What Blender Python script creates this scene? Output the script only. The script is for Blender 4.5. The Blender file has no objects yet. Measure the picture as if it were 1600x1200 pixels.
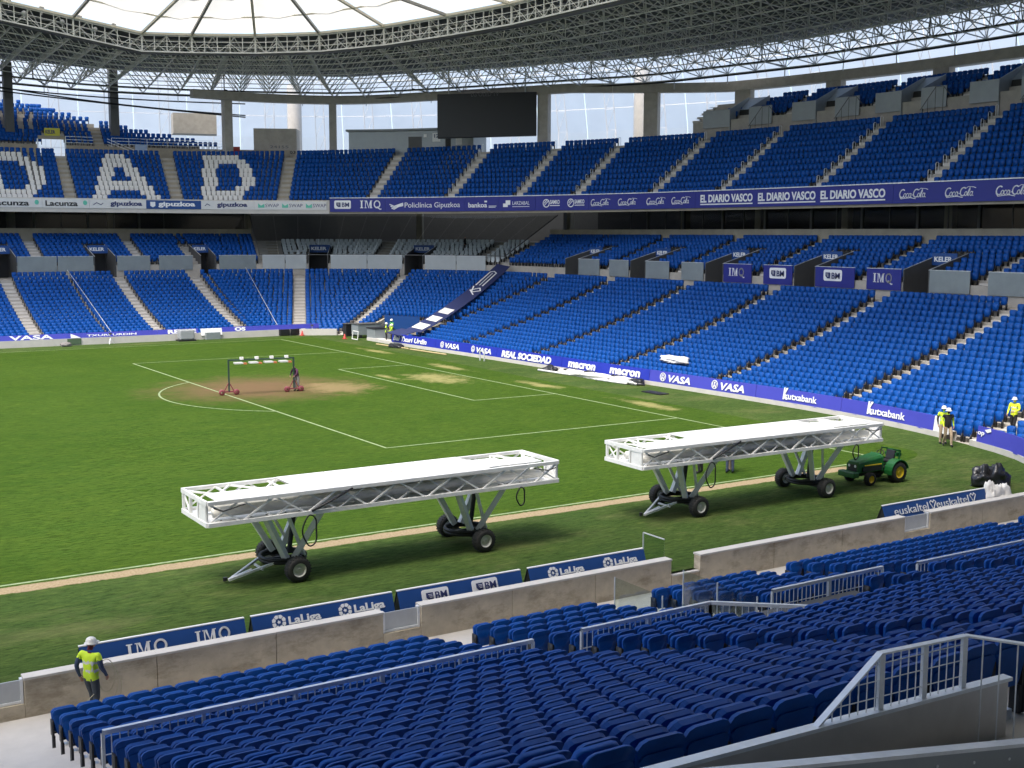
import bpy, math, random
import numpy as np
from mathutils import Vector, Matrix
random.seed(4); rng = np.random.default_rng(4)
S = bpy.context.scene
COL = S.collection
# ------------------------------------------------------------------ camera
YAW, PIT, ROL = 1.0035694686, -0.1240149366, 0.0023235974
CAM = np.array([-39.8077, -66.9502, 9.3124])
fw = np.array([math.cos(YAW)*math.cos(PIT), math.sin(YAW)*math.cos(PIT), math.sin(PIT)])
rt = np.array([math.sin(YAW), -math.cos(YAW), 0.0]); up = np.cross(rt, fw)
c_, s_ = math.cos(ROL), math.sin(ROL)
rt, up = c_*rt + s_*up, -s_*rt + c_*up
cd = bpy.data.cameras.new('camera'); cam = bpy.data.objects.new('camera', cd); COL.objects.link(cam)
cd.sensor_fit = 'HORIZONTAL'; cd.sensor_width = 36.0; cd.lens = 1886.917/1600*36
cd.clip_start = 0.1; cd.clip_end = 3000
M = Matrix.Identity(4)
for i in range(3):
    M[i][0], M[i][1], M[i][2], M[i][3] = rt[i], up[i], -fw[i], CAM[i]
cam.matrix_world = M; S.camera = cam
# ------------------------------------------------------------------ world, sun, exposure
SUN_EL, SUN_AZ = math.radians(63), math.radians(205)     # azimuth of the sun, ccw from +x
w = bpy.data.worlds.new('World'); S.world = w; w.use_nodes = True
nt = w.node_tree; nt.nodes.clear()
sky = nt.nodes.new('ShaderNodeTexSky'); sky.sky_type = 'NISHITA'; sky.sun_disc = False
sky.sun_elevation = SUN_EL; sky.sun_rotation = math.pi/2 - SUN_AZ
sky.dust_density = 3.0; sky.air_density = 1.0; sky.ozone_density = 1.0
bg = nt.nodes.new('ShaderNodeBackground'); bg.inputs['Strength'].default_value = 0.125
wo = nt.nodes.new('ShaderNodeOutputWorld')
nt.links.new(sky.outputs[0], bg.inputs[0]); nt.links.new(bg.outputs[0], wo.inputs[0])
sl = bpy.data.lights.new('sun', 'SUN'); sl.energy = 1.35; sl.angle = math.radians(28); sl.color = (1, .97, .92)
sun = bpy.data.objects.new('sun', sl); COL.objects.link(sun)
sd = Vector((math.cos(SUN_AZ)*math.cos(SUN_EL), math.sin(SUN_AZ)*math.cos(SUN_EL), math.sin(SUN_EL)))
sun.rotation_euler = sd.to_track_quat('Z', 'Y').to_euler(); sun.location = (0, 0, 200)
S.view_settings.view_transform = 'Standard'; S.view_settings.look = 'None'
S.view_settings.exposure = 1.62; S.view_settings.gamma = 1.0
S.render.engine = 'CYCLES'
S.cycles.max_bounces = 8; S.cycles.diffuse_bounces = 4; S.cycles.transparent_max_bounces = 12
S.cycles.use_denoising = True
# ------------------------------------------------------------------ materials
MATS = {}
def mat(name, col, rough=.6, metal=0., var=0., scale=3., bump=0., bscale=40., spec=.5, alpha=None, emit=None, stain=0.):
    if name in MATS: return MATS[name]
    m = bpy.data.materials.new(name); m.use_nodes = True; t = m.node_tree; b = t.nodes['Principled BSDF']
    b.inputs['Base Color'].default_value = (*col, 1); b.inputs['Roughness'].default_value = rough
    b.inputs['Metallic'].default_value = metal; b.inputs['Specular IOR Level'].default_value = spec
    if var or bump or stain:
        g = t.nodes.new('ShaderNodeNewGeometry')
    if var:
        n = t.nodes.new('ShaderNodeTexNoise'); n.inputs['Scale'].default_value = scale; n.inputs['Detail'].default_value = 6; n.inputs['Roughness'].default_value = .65
        t.links.new(g.outputs['Position'], n.inputs['Vector'])
        r = t.nodes.new('ShaderNodeMapRange'); r.inputs[1].default_value = .3; r.inputs[2].default_value = .7; r.inputs[3].default_value = 1-var; r.inputs[4].default_value = 1+var
        t.links.new(n.outputs[0], r.inputs[0])
        h = t.nodes.new('ShaderNodeVectorMath'); h.operation = 'SCALE'; h.inputs[0].default_value = col
        t.links.new(r.outputs[0], h.inputs['Scale']); last = h.outputs[0]
        if stain:
            n2 = t.nodes.new('ShaderNodeTexNoise'); n2.inputs['Scale'].default_value = .9; n2.inputs['Detail'].default_value = 8; n2.inputs['Roughness'].default_value = .7
            mp = t.nodes.new('ShaderNodeVectorMath'); mp.operation = 'MULTIPLY'; mp.inputs[1].default_value = (1, 1, 2.2)
            t.links.new(g.outputs['Position'], mp.inputs[0]); t.links.new(mp.outputs[0], n2.inputs['Vector'])
            r2 = t.nodes.new('ShaderNodeMapRange'); r2.inputs[1].default_value = .5; r2.inputs[2].default_value = .66
            t.links.new(n2.outputs[0], r2.inputs[0])
            mx = t.nodes.new('ShaderNodeMix'); mx.data_type = 'RGBA'
            sc = t.nodes.new('ShaderNodeMath'); sc.operation = 'MULTIPLY'; sc.inputs[1].default_value = stain
            t.links.new(r2.outputs[0], sc.inputs[0]); t.links.new(sc.outputs[0], mx.inputs[0])
            t.links.new(last, mx.inputs[6]); mx.inputs[7].default_value = (col[0]*.38, col[1]*.34, col[2]*.28, 1); last = mx.outputs[2]
        t.links.new(last, b.inputs['Base Color'])
        r3 = t.nodes.new('ShaderNodeMapRange'); r3.inputs[3].default_value = max(.02, rough-.1); r3.inputs[4].default_value = min(1, rough+.12)
        t.links.new(n.outputs[0], r3.inputs[0]); t.links.new(r3.outputs[0], b.inputs['Roughness'])
    if bump:
        n = t.nodes.new('ShaderNodeTexNoise'); n.inputs['Scale'].default_value = bscale; n.inputs['Detail'].default_value = 5
        t.links.new(g.outputs['Position'], n.inputs['Vector'])
        bp = t.nodes.new('ShaderNodeBump'); bp.inputs['Strength'].default_value = bump; bp.inputs['Distance'].default_value = .02
        t.links.new(n.outputs[0], bp.inputs['Height']); t.links.new(bp.outputs[0], b.inputs['Normal'])
    if alpha is not None: b.inputs['Alpha'].default_value = alpha
    if emit: b.inputs['Emission Color'].default_value = (*emit[0], 1); b.inputs['Emission Strength'].default_value = emit[1]
    MATS[name] = m; return m
blue = mat('seat_blue', (.0016, .066, .30), .46, var=.24, scale=2.6, spec=.22)
white_seat = mat('seat_white', (.78, .75, .70), .5, var=.06)
grey_seat = mat('seat_grey', (.58, .62, .62), .5, var=.1)
black = mat('black_plastic', (.012, .012, .014), .5)
conc = mat('concrete', (.40, .37, .32), .85, var=.14, scale=1.3, bump=.25, bscale=14)
conc_wall = mat('concrete_wall', (.54, .47, .36), .85, var=.16, scale=2.2, bump=.35, bscale=9, stain=.62)
conc_light = mat('concrete_light', (.56, .53, .48), .8, var=.08, scale=1.5, bump=.15, bscale=20)
conc_tan = mat('concrete_tan', (.33, .29, .22), .85, var=.16, scale=1.0, bump=.2, bscale=10)
galv = mat('galvanised_steel', (.74, .76, .77), .42, .35, var=.1, scale=6)
steel = mat('stainless_panel', (.58, .55, .51), .32, .45, var=.10, scale=1.6)
grey_panel = mat('grey_panel', (.30, .33, .34), .45, .3, var=.08, scale=1.2)
lattice = mat('lattice_grey', (.62, .62, .59), .55, .0, var=.1, scale=1)
truss_white = mat('truss_paint', (.66, .66, .63), .5, var=.08, scale=2)
deck = mat('roof_deck', (.095, .105, .105), .75, var=.12, scale=.6)
dark = mat('dark_interior', (.022, .021, .020), .7)  # near-black; puts the shade inside boxes and openings into the colour
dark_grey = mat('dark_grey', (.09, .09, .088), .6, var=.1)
white_paint = mat('white_enamel', (.84, .84, .81), .45, var=.08, scale=2.5, stain=.24)
white_matte = mat('white_matte', (.78, .77, .74), .7)
tyre = mat('tyre_rubber', (.016, .016, .016), .75, var=.2, scale=9)
hub = mat('hub_paint', (.62, .61, .57), .5, var=.1, scale=9)
navy = mat('board_navy', (.010, .060, .23), .5, var=.05, scale=2)
royal = mat('board_royal', (.016, .022, .22), .5, var=.04, scale=1)
violet = mat('board_violet', (.055, .060, .42), .5, var=.06, scale=.6)
letter = mat('letter_white', (.82, .82, .82), .6)
letter_navy = mat('letter_navy', (.02, .03, .12), .6)
letter_black = mat('letter_black', (.02, .02, .02), .6)
green_mark = mat('mark_green', (.12, .50, .36), .6)
yellow_sign = mat('sign_yellow', (.55, .50, .05), .6)
jd_green = mat('tractor_green', (.010, .105, .022), .4, var=.08, scale=5)
jd_yellow = mat('tractor_yellow', (.72, .50, .02), .45)
hivis = mat('hi_vis', (.62, .85, .03), .7, var=.08, scale=8)
hivis_y = mat('hi_vis_yellow', (.80, .90, .03), .7, var=.06, scale=8)
reflect = mat('reflective_tape', (.62, .62, .58), .35)
skin = mat('skin', (.42, .23, .15), .55, var=.08, scale=20)
denim = mat('dark_denim', (.035, .05, .09), .8, var=.2, scale=15)
navy_cloth = mat('navy_cloth', (.03, .04, .06), .85, var=.2, scale=15)
black_cloth = mat('black_cloth', (.014, .014, .016), .85, var=.2, scale=15)
khaki = mat('khaki_cloth', (.40, .30, .20), .85, var=.12, scale=15)
maroon = mat('maroon_cloth', (.16, .02, .03), .85)
helmet_white = mat('helmet_shell', (.78, .76, .70), .35)
screen_black = mat('screen_black', (.010, .011, .013), .45)
sheet_white = mat('white_sheet', (.74, .72, .68), .8, var=.08, scale=5, bump=.4, bscale=8)
sack_black = mat('sack_black', (.018, .019, .022), .28, bump=.8, bscale=9)
red_mat = mat('red_paint', (.45, .04, .03), .5)
hose_tan = mat('hose_tan', (.50, .45, .30), .6)
timber = mat('timber', (.42, .33, .17), .8, var=.2, scale=6)
oxide = mat('oxide_red', (.22, .05, .06), .6)
def glass_mat(name, col, alpha):
    m = bpy.data.materials.new(name); m.use_nodes = True; t = m.node_tree; t.nodes.clear()
    o = t.nodes.new('ShaderNodeOutputMaterial'); mix = t.nodes.new('ShaderNodeMixShader'); mix.inputs[0].default_value = alpha
    a = t.nodes.new('ShaderNodeBsdfTransparent'); a.inputs[0].default_value = (*col, 1)
    b = t.nodes.new('ShaderNodeBsdfGlossy'); b.inputs['Roughness'].default_value = .08
    t.links.new(a.outputs[0], mix.inputs[1]); t.links.new(b.outputs[0], mix.inputs[2]); t.links.new(mix.outputs[0], o.inputs[0]); return m
glass = glass_mat('rail_glass', (.86, .92, .90), .12)
glass_dark = glass_mat('tinted_glass', (.60, .62, .62), .035)
def membrane_mat(name, col, tr):
    m = bpy.data.materials.new(name); m.use_nodes = True; t = m.node_tree; t.nodes.clear()
    o = t.nodes.new('ShaderNodeOutputMaterial'); mix = t.nodes.new('ShaderNodeMixShader'); mix.inputs[0].default_value = tr
    a = t.nodes.new('ShaderNodeBsdfDiffuse'); a.inputs[0].default_value = (*col, 1)
    b = t.nodes.new('ShaderNodeBsdfTranslucent')
    g = t.nodes.new('ShaderNodeNewGeometry'); n = t.nodes.new('ShaderNodeTexNoise'); n.inputs['Scale'].default_value = .35; n.inputs['Detail'].default_value = 5
    t.links.new(g.outputs['Position'], n.inputs['Vector'])
    r = t.nodes.new('ShaderNodeMapRange'); r.inputs[3].default_value = .86; r.inputs[4].default_value = 1.06; t.links.new(n.outputs[0], r.inputs[0])
    h = t.nodes.new('ShaderNodeVectorMath'); h.operation = 'SCALE'; h.inputs[0].default_value = col; t.links.new(r.outputs[0], h.inputs['Scale']); t.links.new(h.outputs[0], b.inputs[0])
    t.links.new(a.outputs[0], mix.inputs[1]); t.links.new(b.outputs[0], mix.inputs[2]); t.links.new(mix.outputs[0], o.inputs[0]); return m
membrane = membrane_mat('roof_membrane', (.84, .80, .70), .50)
skin_etfe = membrane_mat('facade_skin', (.96, .96, .92), .88)
ORD = ['first', 'second', 'third', 'fourth', 'fifth', 'sixth', 'seventh', 'eighth', 'ninth', 'tenth', 'eleventh', 'twelfth', 'thirteenth', 'fourteenth', 'fifteenth', 'sixteenth', 'seventeenth', 'eighteenth', 'nineteenth', 'twentieth', 'twenty-first', 'twenty-second', 'twenty-third']
def ordinal(k): return ORD[k] if k < 20 else {2: 'twenty-', 3: 'thirty-', 4: 'forty-', 5: 'fifty-', 6: 'sixty-', 7: 'seventy-'}[(k+1)//10]+ORD[(k+1) % 10-1] if (k+1) % 10 else {3: 'thirtieth', 4: 'fortieth', 5: 'fiftieth', 6: 'sixtieth', 7: 'seventieth'}[(k+1)//10]
# ------------------------------------------------------------------ mesh helpers
def V3(a): return np.asarray(a, float)
class MB:
    def __init__(s): s.v = []; s.f = []; s.m = []; s.cur = 0
    def add(s, vs, fs):
        o = len(s.v); s.v.extend([tuple(map(float, x)) for x in vs]); s.f.extend([tuple(i+o for i in f) for f in fs]); s.m.extend([s.cur]*len(fs))
    def frame_box(s, O, ex, ey, ez, x0, x1, y0, y1, z0, z1):
        O, ex, ey, ez = map(V3, (O, ex, ey, ez))
        s.add([O+ex*x+ey*y+ez*z for z in (z0, z1) for y in (y0, y1) for x in (x0, x1)], [(0, 2, 3, 1), (4, 5, 7, 6), (0, 1, 5, 4), (2, 6, 7, 3), (0, 4, 6, 2), (1, 3, 7, 5)])
    def box(s, x0, x1, y0, y1, z0, z1): s.frame_box((0, 0, 0), (1, 0, 0), (0, 1, 0), (0, 0, 1), x0, x1, y0, y1, z0, z1)
    def bar(s, p, q, r, n=4, cap=False, r2=None):
        p, q = V3(p), V3(q); d = q-p; L = np.linalg.norm(d)
        if L < 1e-6: return
        d /= L; a = np.cross(d, (0, 0, 1.)) if abs(d[2]) < .95 else np.cross(d, (1., 0, 0)); a /= np.linalg.norm(a); b = np.cross(d, a)
        r2 = r if r2 is None else r2
        ph = math.pi/4 if n == 4 else 0
        vs = [p+r*(math.cos(ph+2*math.pi*k/n)*a+math.sin(ph+2*math.pi*k/n)*b) for k in range(n)]+[q+r2*(math.cos(ph+2*math.pi*k/n)*a+math.sin(ph+2*math.pi*k/n)*b) for k in range(n)]
        fs = [(k, (k+1) % n, n+(k+1) % n, n+k) for k in range(n)]
        if cap: fs += [tuple(range(n-1, -1, -1)), tuple(range(n, 2*n))]
        s.add(vs, fs)
    def tube(s, pts, r, n=6, closed=False):
        pts = [V3(p) for p in pts]; N = len(pts); vs = []
        ref = None
        for i in range(N):
            a = pts[(i+1) % N if closed else min(i+1, N-1)]-pts[i-1 if (closed or i) else 0]; a /= (np.linalg.norm(a)+1e-9)
            if ref is None: ref = np.cross(a, (0, 0, 1.)) if abs(a[2]) < .9 else np.cross(a, (1., 0, 0))
            ref = ref-a*(ref@a); ref /= (np.linalg.norm(ref)+1e-9); b = np.cross(a, ref); rr = r[i] if hasattr(r, '__len__') else r
            vs += [pts[i]+rr*(math.cos(2*math.pi*k/n)*ref+math.sin(2*math.pi*k/n)*b) for k in range(n)]
        fs = []
        for i in range(N if closed else N-1):
            j = (i+1) % N
            fs += [(i*n+k, i*n+(k+1) % n, j*n+(k+1) % n, j*n+k) for k in range(n)]
        if not closed: fs += [tuple(range(n-1, -1, -1)), tuple(range((N-1)*n, N*n))]
        s.add(vs, fs)
    def lathe(s, O, ax, prof, n=20):      # prof: (radius, along axis)
        O, ax = V3(O), V3(ax); ax = ax/np.linalg.norm(ax); a = np.cross(ax, (0, 0, 1.)) if abs(ax[2]) < .9 else np.cross(ax, (1., 0, 0)); a /= np.linalg.norm(a); b = np.cross(ax, a)
        vs = [O+ax*h+r*(math.cos(2*math.pi*k/n)*a+math.sin(2*math.pi*k/n)*b) for r, h in prof for k in range(n)]
        fs = [(i*n+k, i*n+(k+1) % n, (i+1)*n+(k+1) % n, (i+1)*n+k) for i in range(len(prof)-1) for k in range(n)]
        s.add(vs, fs)
    def prism(s, poly, fn, t0, t1):       # poly: 2-D outline, fn(u, v, t) -> point
        n = len(poly); vs = [fn(u, v, t0) for u, v in poly]+[fn(u, v, t1) for u, v in poly]
        s.add(vs, [tuple(range(n-1, -1, -1)), tuple(range(n, 2*n))]+[(k, (k+1) % n, n+(k+1) % n, n+k) for k in range(n)])
    def build(s, name, ms, parent=None, smooth=False):
        me = bpy.data.meshes.new(name); me.from_pydata(s.v, [], s.f); ms = ms if isinstance(ms, (list, tuple)) else [ms]
        for m in ms: me.materials.append(m)
        if len(ms) > 1: me.polygons.foreach_set('material_index', s.m)
        if smooth: me.polygons.foreach_set('use_smooth', [True]*len(s.f))
        me.update(); o = bpy.data.objects.new(name, me); COL.objects.link(o)
        if parent is not None:
            o.parent = parent; o.matrix_parent_inverse = Matrix.Translation(-parent.location) if parent.type == 'EMPTY' and 'local' not in parent else Matrix.Identity(4)
        return o
def tag(o, label=None, cat=None, group=None, kind=None):
    if label: o['label'] = label
    if cat: o['category'] = cat
    if group: o['group'] = group
    if kind: o['kind'] = kind
    return o
def thing(name, label, cat, loc=(0, 0, 0), group=None, local=False, rz=0):
    o = bpy.data.objects.new(name, None); COL.objects.link(o); o.location = loc; o.rotation_euler = (0, 0, rz); o.empty_display_size = .3
    if local: o['local'] = 1
    return tag(o, label, cat, group)
def copy_thing(root, loc, rz, label, group=None):
    r = root.copy(); COL.objects.link(r); r.location = loc; r.rotation_euler = (0, 0, rz); r['label'] = label
    if group: r['group'] = group
    for ch in list(root.children):
        c = ch.copy(); COL.objects.link(c); c.parent = r
        for g in ch.children:
            d = g.copy(); COL.objects.link(d); d.parent = c
    return r
def bevel(o, wd=.01, seg=2):
    m = o.modifiers.new('bevel', 'BEVEL'); m.width = wd; m.segments = seg; m.limit_method = 'ANGLE'; m.angle_limit = math.radians(40); return o
# ------------------------------------------------------------------ plan curves
class Path:
    def __init__(s, p):
        s.p = np.asarray(p, float); s.s = np.concatenate([[0], np.cumsum(np.linalg.norm(np.diff(s.p, axis=0), axis=1))]); s.L = s.s[-1]
    def at(s, u): return np.stack([np.interp(u, s.s, s.p[:, 0]), np.interp(u, s.s, s.p[:, 1])], -1)
    def nor(s, u, h=.6):
        d = s.at(np.asarray(u)+h)-s.at(np.asarray(u)-h); d = d/np.linalg.norm(d, axis=-1, keepdims=True); return np.stack([-d[..., 1], d[..., 0]], -1)
    def off(s, u, d): return s.at(u)+s.nor(u)*(np.asarray(d)[..., None] if np.ndim(d) else d)
    def p3(s, u, d, z): a = s.off(float(u), float(d)); return np.array([a[0], a[1], z])
def crom(pts, step=.5):
    P = np.array(pts, float); out = []; Q = np.vstack([2*P[0]-P[1], P, 2*P[-1]-P[-2]])
    for i in range(1, len(Q)-2):
        a, b, c, d = Q[i-1:i+3]; n = max(2, int(np.linalg.norm(c-b)/step)); t = np.linspace(0, 1, n, endpoint=False)[:, None]
        out.append(.5*((2*b)+(-a+c)*t+(2*a-5*b+4*c-d)*t**2+(-a+3*b-3*c+d)*t**3))
    out.append(P[-1:]); return np.vstack(out)
F = Path(crom([(-70, 59.8), (-40, 59.8), (-18, 59), (-12, 58.5), (-1, 57.2), (6, 55), (10.5, 52.6), (14.4, 49.6), (18, 45.3), (21.3, 40.3), (25.7, 31), (28.9, 20.5), (30.2, 10), (30.6, 0), (30.6, -15), (30.4, -30), (29, -45), (25, -57)]))
YN = -44.06
RA, CX, CY, CYN = 8.0, .2, 30.0, -36.06
lp = [(float(x), 38.) for x in np.arange(-70, CX, 1)]+[(CX+RA*math.cos(a), CY+RA*math.sin(a)) for a in np.linspace(math.pi/2, 0, 25)]
lp += [(8.2, float(y)) for y in np.arange(CY-1, CYN, -1)]+[(CX+RA*math.cos(a), CYN+RA*math.sin(a)) for a in np.linspace(0, -math.pi/2, 25)]
lp += [(float(x), YN) for x in np.arange(CX-1, -70, -1)]
L = Path(lp)
def sl_x(x): return 70+x                       # L parameter on the far side stand at x
S_ARC = 70+CX; ARC = RA*math.pi/2
def sl_a(deg): return S_ARC+(90-deg)/180*math.pi*RA
S_G0 = S_ARC+ARC
def sl_y(y): return S_G0+(CY-y)                # on the goal stand at y
S_G1 = S_G0+CY-CYN; S_N0 = S_G1+ARC
def sl_n(x): return S_N0+(CX-x)                # on the near stand at x
ROW = .77
def seat_top(i): return .45+.155*i+.0043*i*i
def tread_low(i): return seat_top(i)-.82
NLOW = 22
WALL = Path(crom([(6.1, 29), (6.1, 24), (6.3, 20), (6.9, 8), (7.2, -4), (7.6, -15), (7.6, -23), (6.9, -29), (5.6, -34), (4.2, -37), (1.6, -39.9), (-2, -41.6), (-8, -41.98)]))
def sweep(path, u0, u1, prof, name, m, parent=None, step=1.5, close=False):
    us = np.linspace(u0, u1, max(2, int(abs(u1-u0)/step)+1)); P = np.asarray(prof, float); b = MB(); n = len(P)
    base = path.at(us); nr = path.nor(us)
    vs = [(*(base[k]+nr[k]*P[j, 0]), P[j, 1]) for k in range(len(us)) for j in range(n)]
    J = n if close else n-1
    fs = [(k*n+j, k*n+(j+1) % n, (k+1)*n+(j+1) % n, (k+1)*n+j) for k in range(len(us)-1) for j in range(J)]
    if close: fs += [tuple(range(n)), tuple(range(len(us)*n-1, (len(us)-1)*n-1, -1))]
    b.add(vs, fs); return b.build(name, m, parent)
# ------------------------------------------------------------------ text
_tc = {}
def text_shape(body, bold=.0, shear=0., space=1.):
    k = (body, bold, shear, space)
    if k in _tc: return _tc[k]
    cu = bpy.data.curves.new('lettering', 'FONT'); cu.body = body; cu.size = 1; cu.extrude = .5; cu.offset = bold; cu.shear = shear; cu.space_character = space; cu.resolution_u = 3
    o = bpy.data.objects.new('lettering', cu); COL.objects.link(o)
    me = bpy.data.meshes.new_from_object(o.evaluated_get(bpy.context.evaluated_depsgraph_get()))
    v = np.array([x.co[:] for x in me.vertices]); f = [tuple(p.vertices) for p in me.polygons]
    bpy.data.objects.remove(o); bpy.data.curves.remove(cu); bpy.data.meshes.remove(me)
    v[:, :2] -= np.array([v[:, 0].min(), 0]); _tc[k] = (v, f); return v, f
def flat(O, ex, ey, en):
    O, ex, ey, en = map(V3, (O, ex, ey, en)); return lambda u, v, t: O+ex*u+ey*v+en*t
def curved(path, d, z, direction=1):
    def fn(u, v, t, s0=0): a = path.off(float(u), float(d-t)); return np.array([a[0], a[1], z+v])
    return fn
def write(body, x0, x1, y0, h, fn, m, parent, bold=.01, shear=0., th=.012, name='lettering', space=1.):
    v, f = text_shape(body, bold, shear, space); w = v[:, 0].max(); ymin, ymax = 0., .70
    b = MB(); b.add([fn(x0+(x1-x0)*a[0]/w, y0+h*a[1]/ymax, (a[2]+.5)*th) for a in v], f); return b.build(name, m, parent)
def polys(pl, fn, m, parent, name='lettering', th=.012):
    b = MB()
    for p in pl: b.prism(p, fn, 0., th)
    return b.build(name, m, parent)
def stroke(pts, wd):
    out = []
    for (x0, y0), (x1, y1) in zip(pts[:-1], pts[1:]):
        dx, dy = x1-x0, y1-y0; l = math.hypot(dx, dy)+1e-9; dx, dy = dx/l, dy/l; nx, ny = -dy*wd/2, dx*wd/2; e = wd*.3
        out.append([(x0+nx-dx*e, y0+ny-dy*e), (x0-nx-dx*e, y0-ny-dy*e), (x1-nx+dx*e, y1-ny+dy*e), (x1+nx+dx*e, y1+ny+dy*e)])
    return out
def arc(cx, cy, rx, ry, a0, a1, n=12): return [(cx+rx*math.cos(math.radians(a0+(a1-a0)*k/n)), cy+ry*math.sin(math.radians(a0+(a1-a0)*k/n))) for k in range(n+1)]
def place(pl, x0, y0, sx, sy=None, sh=0.): sy = sx if sy is None else sy; return [[(x0+sx*(u+sh*v), y0+sy*v) for u, v in p] for p in pl]
def rect(x0, x1, y0, y1): return [(x0, y0), (x1, y0), (x1, y1), (x0, y1)]
def rrect(x0, x1, y0, y1, r): return [p for cx, cy, a in ((x1-r, y0+r, -90), (x1-r, y1-r, 0), (x0+r, y1-r, 90), (x0+r, y0+r, 180)) for p in arc(cx, cy, r, r, a, a+90, 4)]
def logo_imq():          # serif capitals I M Q, height 1, width about 3.1
    p = [rect(.12, .32, 0, 1), rect(0, .44, 0, .09), rect(0, .44, .91, 1)]
    p += [rect(.72, .81, .0, 1), rect(.62, .92, 0, .08), [(.62, 1), (.62, .92), (.92, .92), (.92, 1)], [(.80, 1), (1.16, .12), (1.22, .0), (1.0, 1)], [(1.14, .0), (1.24, .0), (1.56, 1), (1.46, 1)], rect(1.44, 1.64, 0, 1), rect(1.36, 1.74, 0, .08), rect(1.44, 1.74, .92, 1)]
    p += stroke(arc(2.42, .5, .40, .45, 0, 360, 22), .16)+stroke([(2.42, .18), (2.62, -.02), (2.86, -.16), (3.0, -.12)], .13); return p
def logo_bm(fn, x0, y0, h, parent, mb):   # white rounded tag, navy square and BM
    polys([rrect(x0, x0+2.15*h, y0, y0+h, .18*h)], fn, letter, parent, 'emblem')
    f2 = lambda u, v, t: fn(u, v, t+.05)
    polys([[(x0+.28*h, y0+.75*h), (x0+.28*h, y0+.42*h), (x0+.5*h, y0+.22*h), (x0+.82*h, y0+.22*h), (x0+.82*h, y0+.75*h)]], f2, mb, parent, 'emblem')
    polys([rect(x0+(.40+.05*k)*h, x0+.70*h, y0+(.60-.10*k)*h, y0+(.63-.10*k)*h) for k in range(3)], lambda u, v, t: fn(u, v, t+.09), letter, parent, 'emblem')
    write('BM', x0+1.0*h, x0+1.93*h, y0+.22*h, .53*h, f2, mb, parent, .012)
def logo_liga(fn, x0, y0, h, parent):
    cx, cy, r = x0+.62*h, y0+.5*h, .62*h; pl = []
    for k in range(8):
        a = 22.5+45*k; pl.append([(cx+q*math.cos(math.radians(a+e)), cy+q*math.sin(math.radians(a+e))) for q, e in ((.55*r, -19), (.92*r, -19), (r, 0), (.92*r, 19), (.55*r, 19), (.48*r, 0))])
    pl.append([(cx+.27*r*(1 if k % 2 else .55)*math.cos(math.radians(36*k)), cy+.27*r*(1 if k % 2 else .55)*math.sin(math.radians(36*k))) for k in range(10)])
    polys(pl, fn, letter, parent, 'emblem'); write('LaLiga', x0+1.45*h, x0+4.3*h, y0+.2*h, .62*h, fn, letter, parent, .03)
def logo_vw(fn, x0, y0, h, parent):
    cx, cy, r = x0+.5*h, y0+.5*h, .5*h
    pl = stroke(arc(cx, cy, r*.92, r*.92, 0, 360, 24), .09*h)
    pl += stroke([(cx-.36*r, cy+.74*r), (cx, cy+.12*r), (cx+.36*r, cy+.74*r)], .09*h)+stroke([(cx-.7*r, cy+.4*r), (cx-.34*r, cy-.68*r), (cx, cy-.02*r), (cx+.34*r, cy-.68*r), (cx+.7*r, cy+.4*r)], .09*h)
    polys(pl, fn, letter, parent, 'emblem')
def logo_coke(fn, x0, y0, w, parent):
    t = .085; P = []
    P += stroke(arc(.42, .52, .36, .44, 55, 300, 14), .13)+stroke([(.1, .2), (.35, -.08), (.8, -.02), (1.6, .03), (2.3, -.1)], .07)
    for cx in (.78,): P += stroke(arc(cx, .30, .15, .22, 0, 360, 12), t)
    P += stroke(arc(1.12, .30, .15, .22, 50, 310, 10), t)+stroke(arc(1.45, .30, .14, .22, 0, 360, 12), t)+stroke([(1.60, .5), (1.58, .12), (1.7, .08)], t)
    P += stroke([(1.72, .32), (1.92, .34)], t)+stroke(arc(2.25, .52, .34, .44, 55, 310, 14), .13)+stroke([(2.5, .85), (2.75, 1.05), (3.4, 1.0), (3.7, .9)], .06)
    P += stroke(arc(2.62, .30, .14, .22, 0, 360, 12), t)+stroke([(2.84, .1), (2.88, .6), (3.0, .95), (3.04, .7), (2.9, .3), (2.98, .06)], t)+stroke(arc(3.26, .30, .15, .22, 0, 360, 12), t)+stroke([(3.42, .5), (3.40, .12), (3.55, .08)], t)
    k = w/4.0; polys(place(P, x0, y0, k, k*.95, .18), fn, letter, parent, 'lettering')
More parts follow.
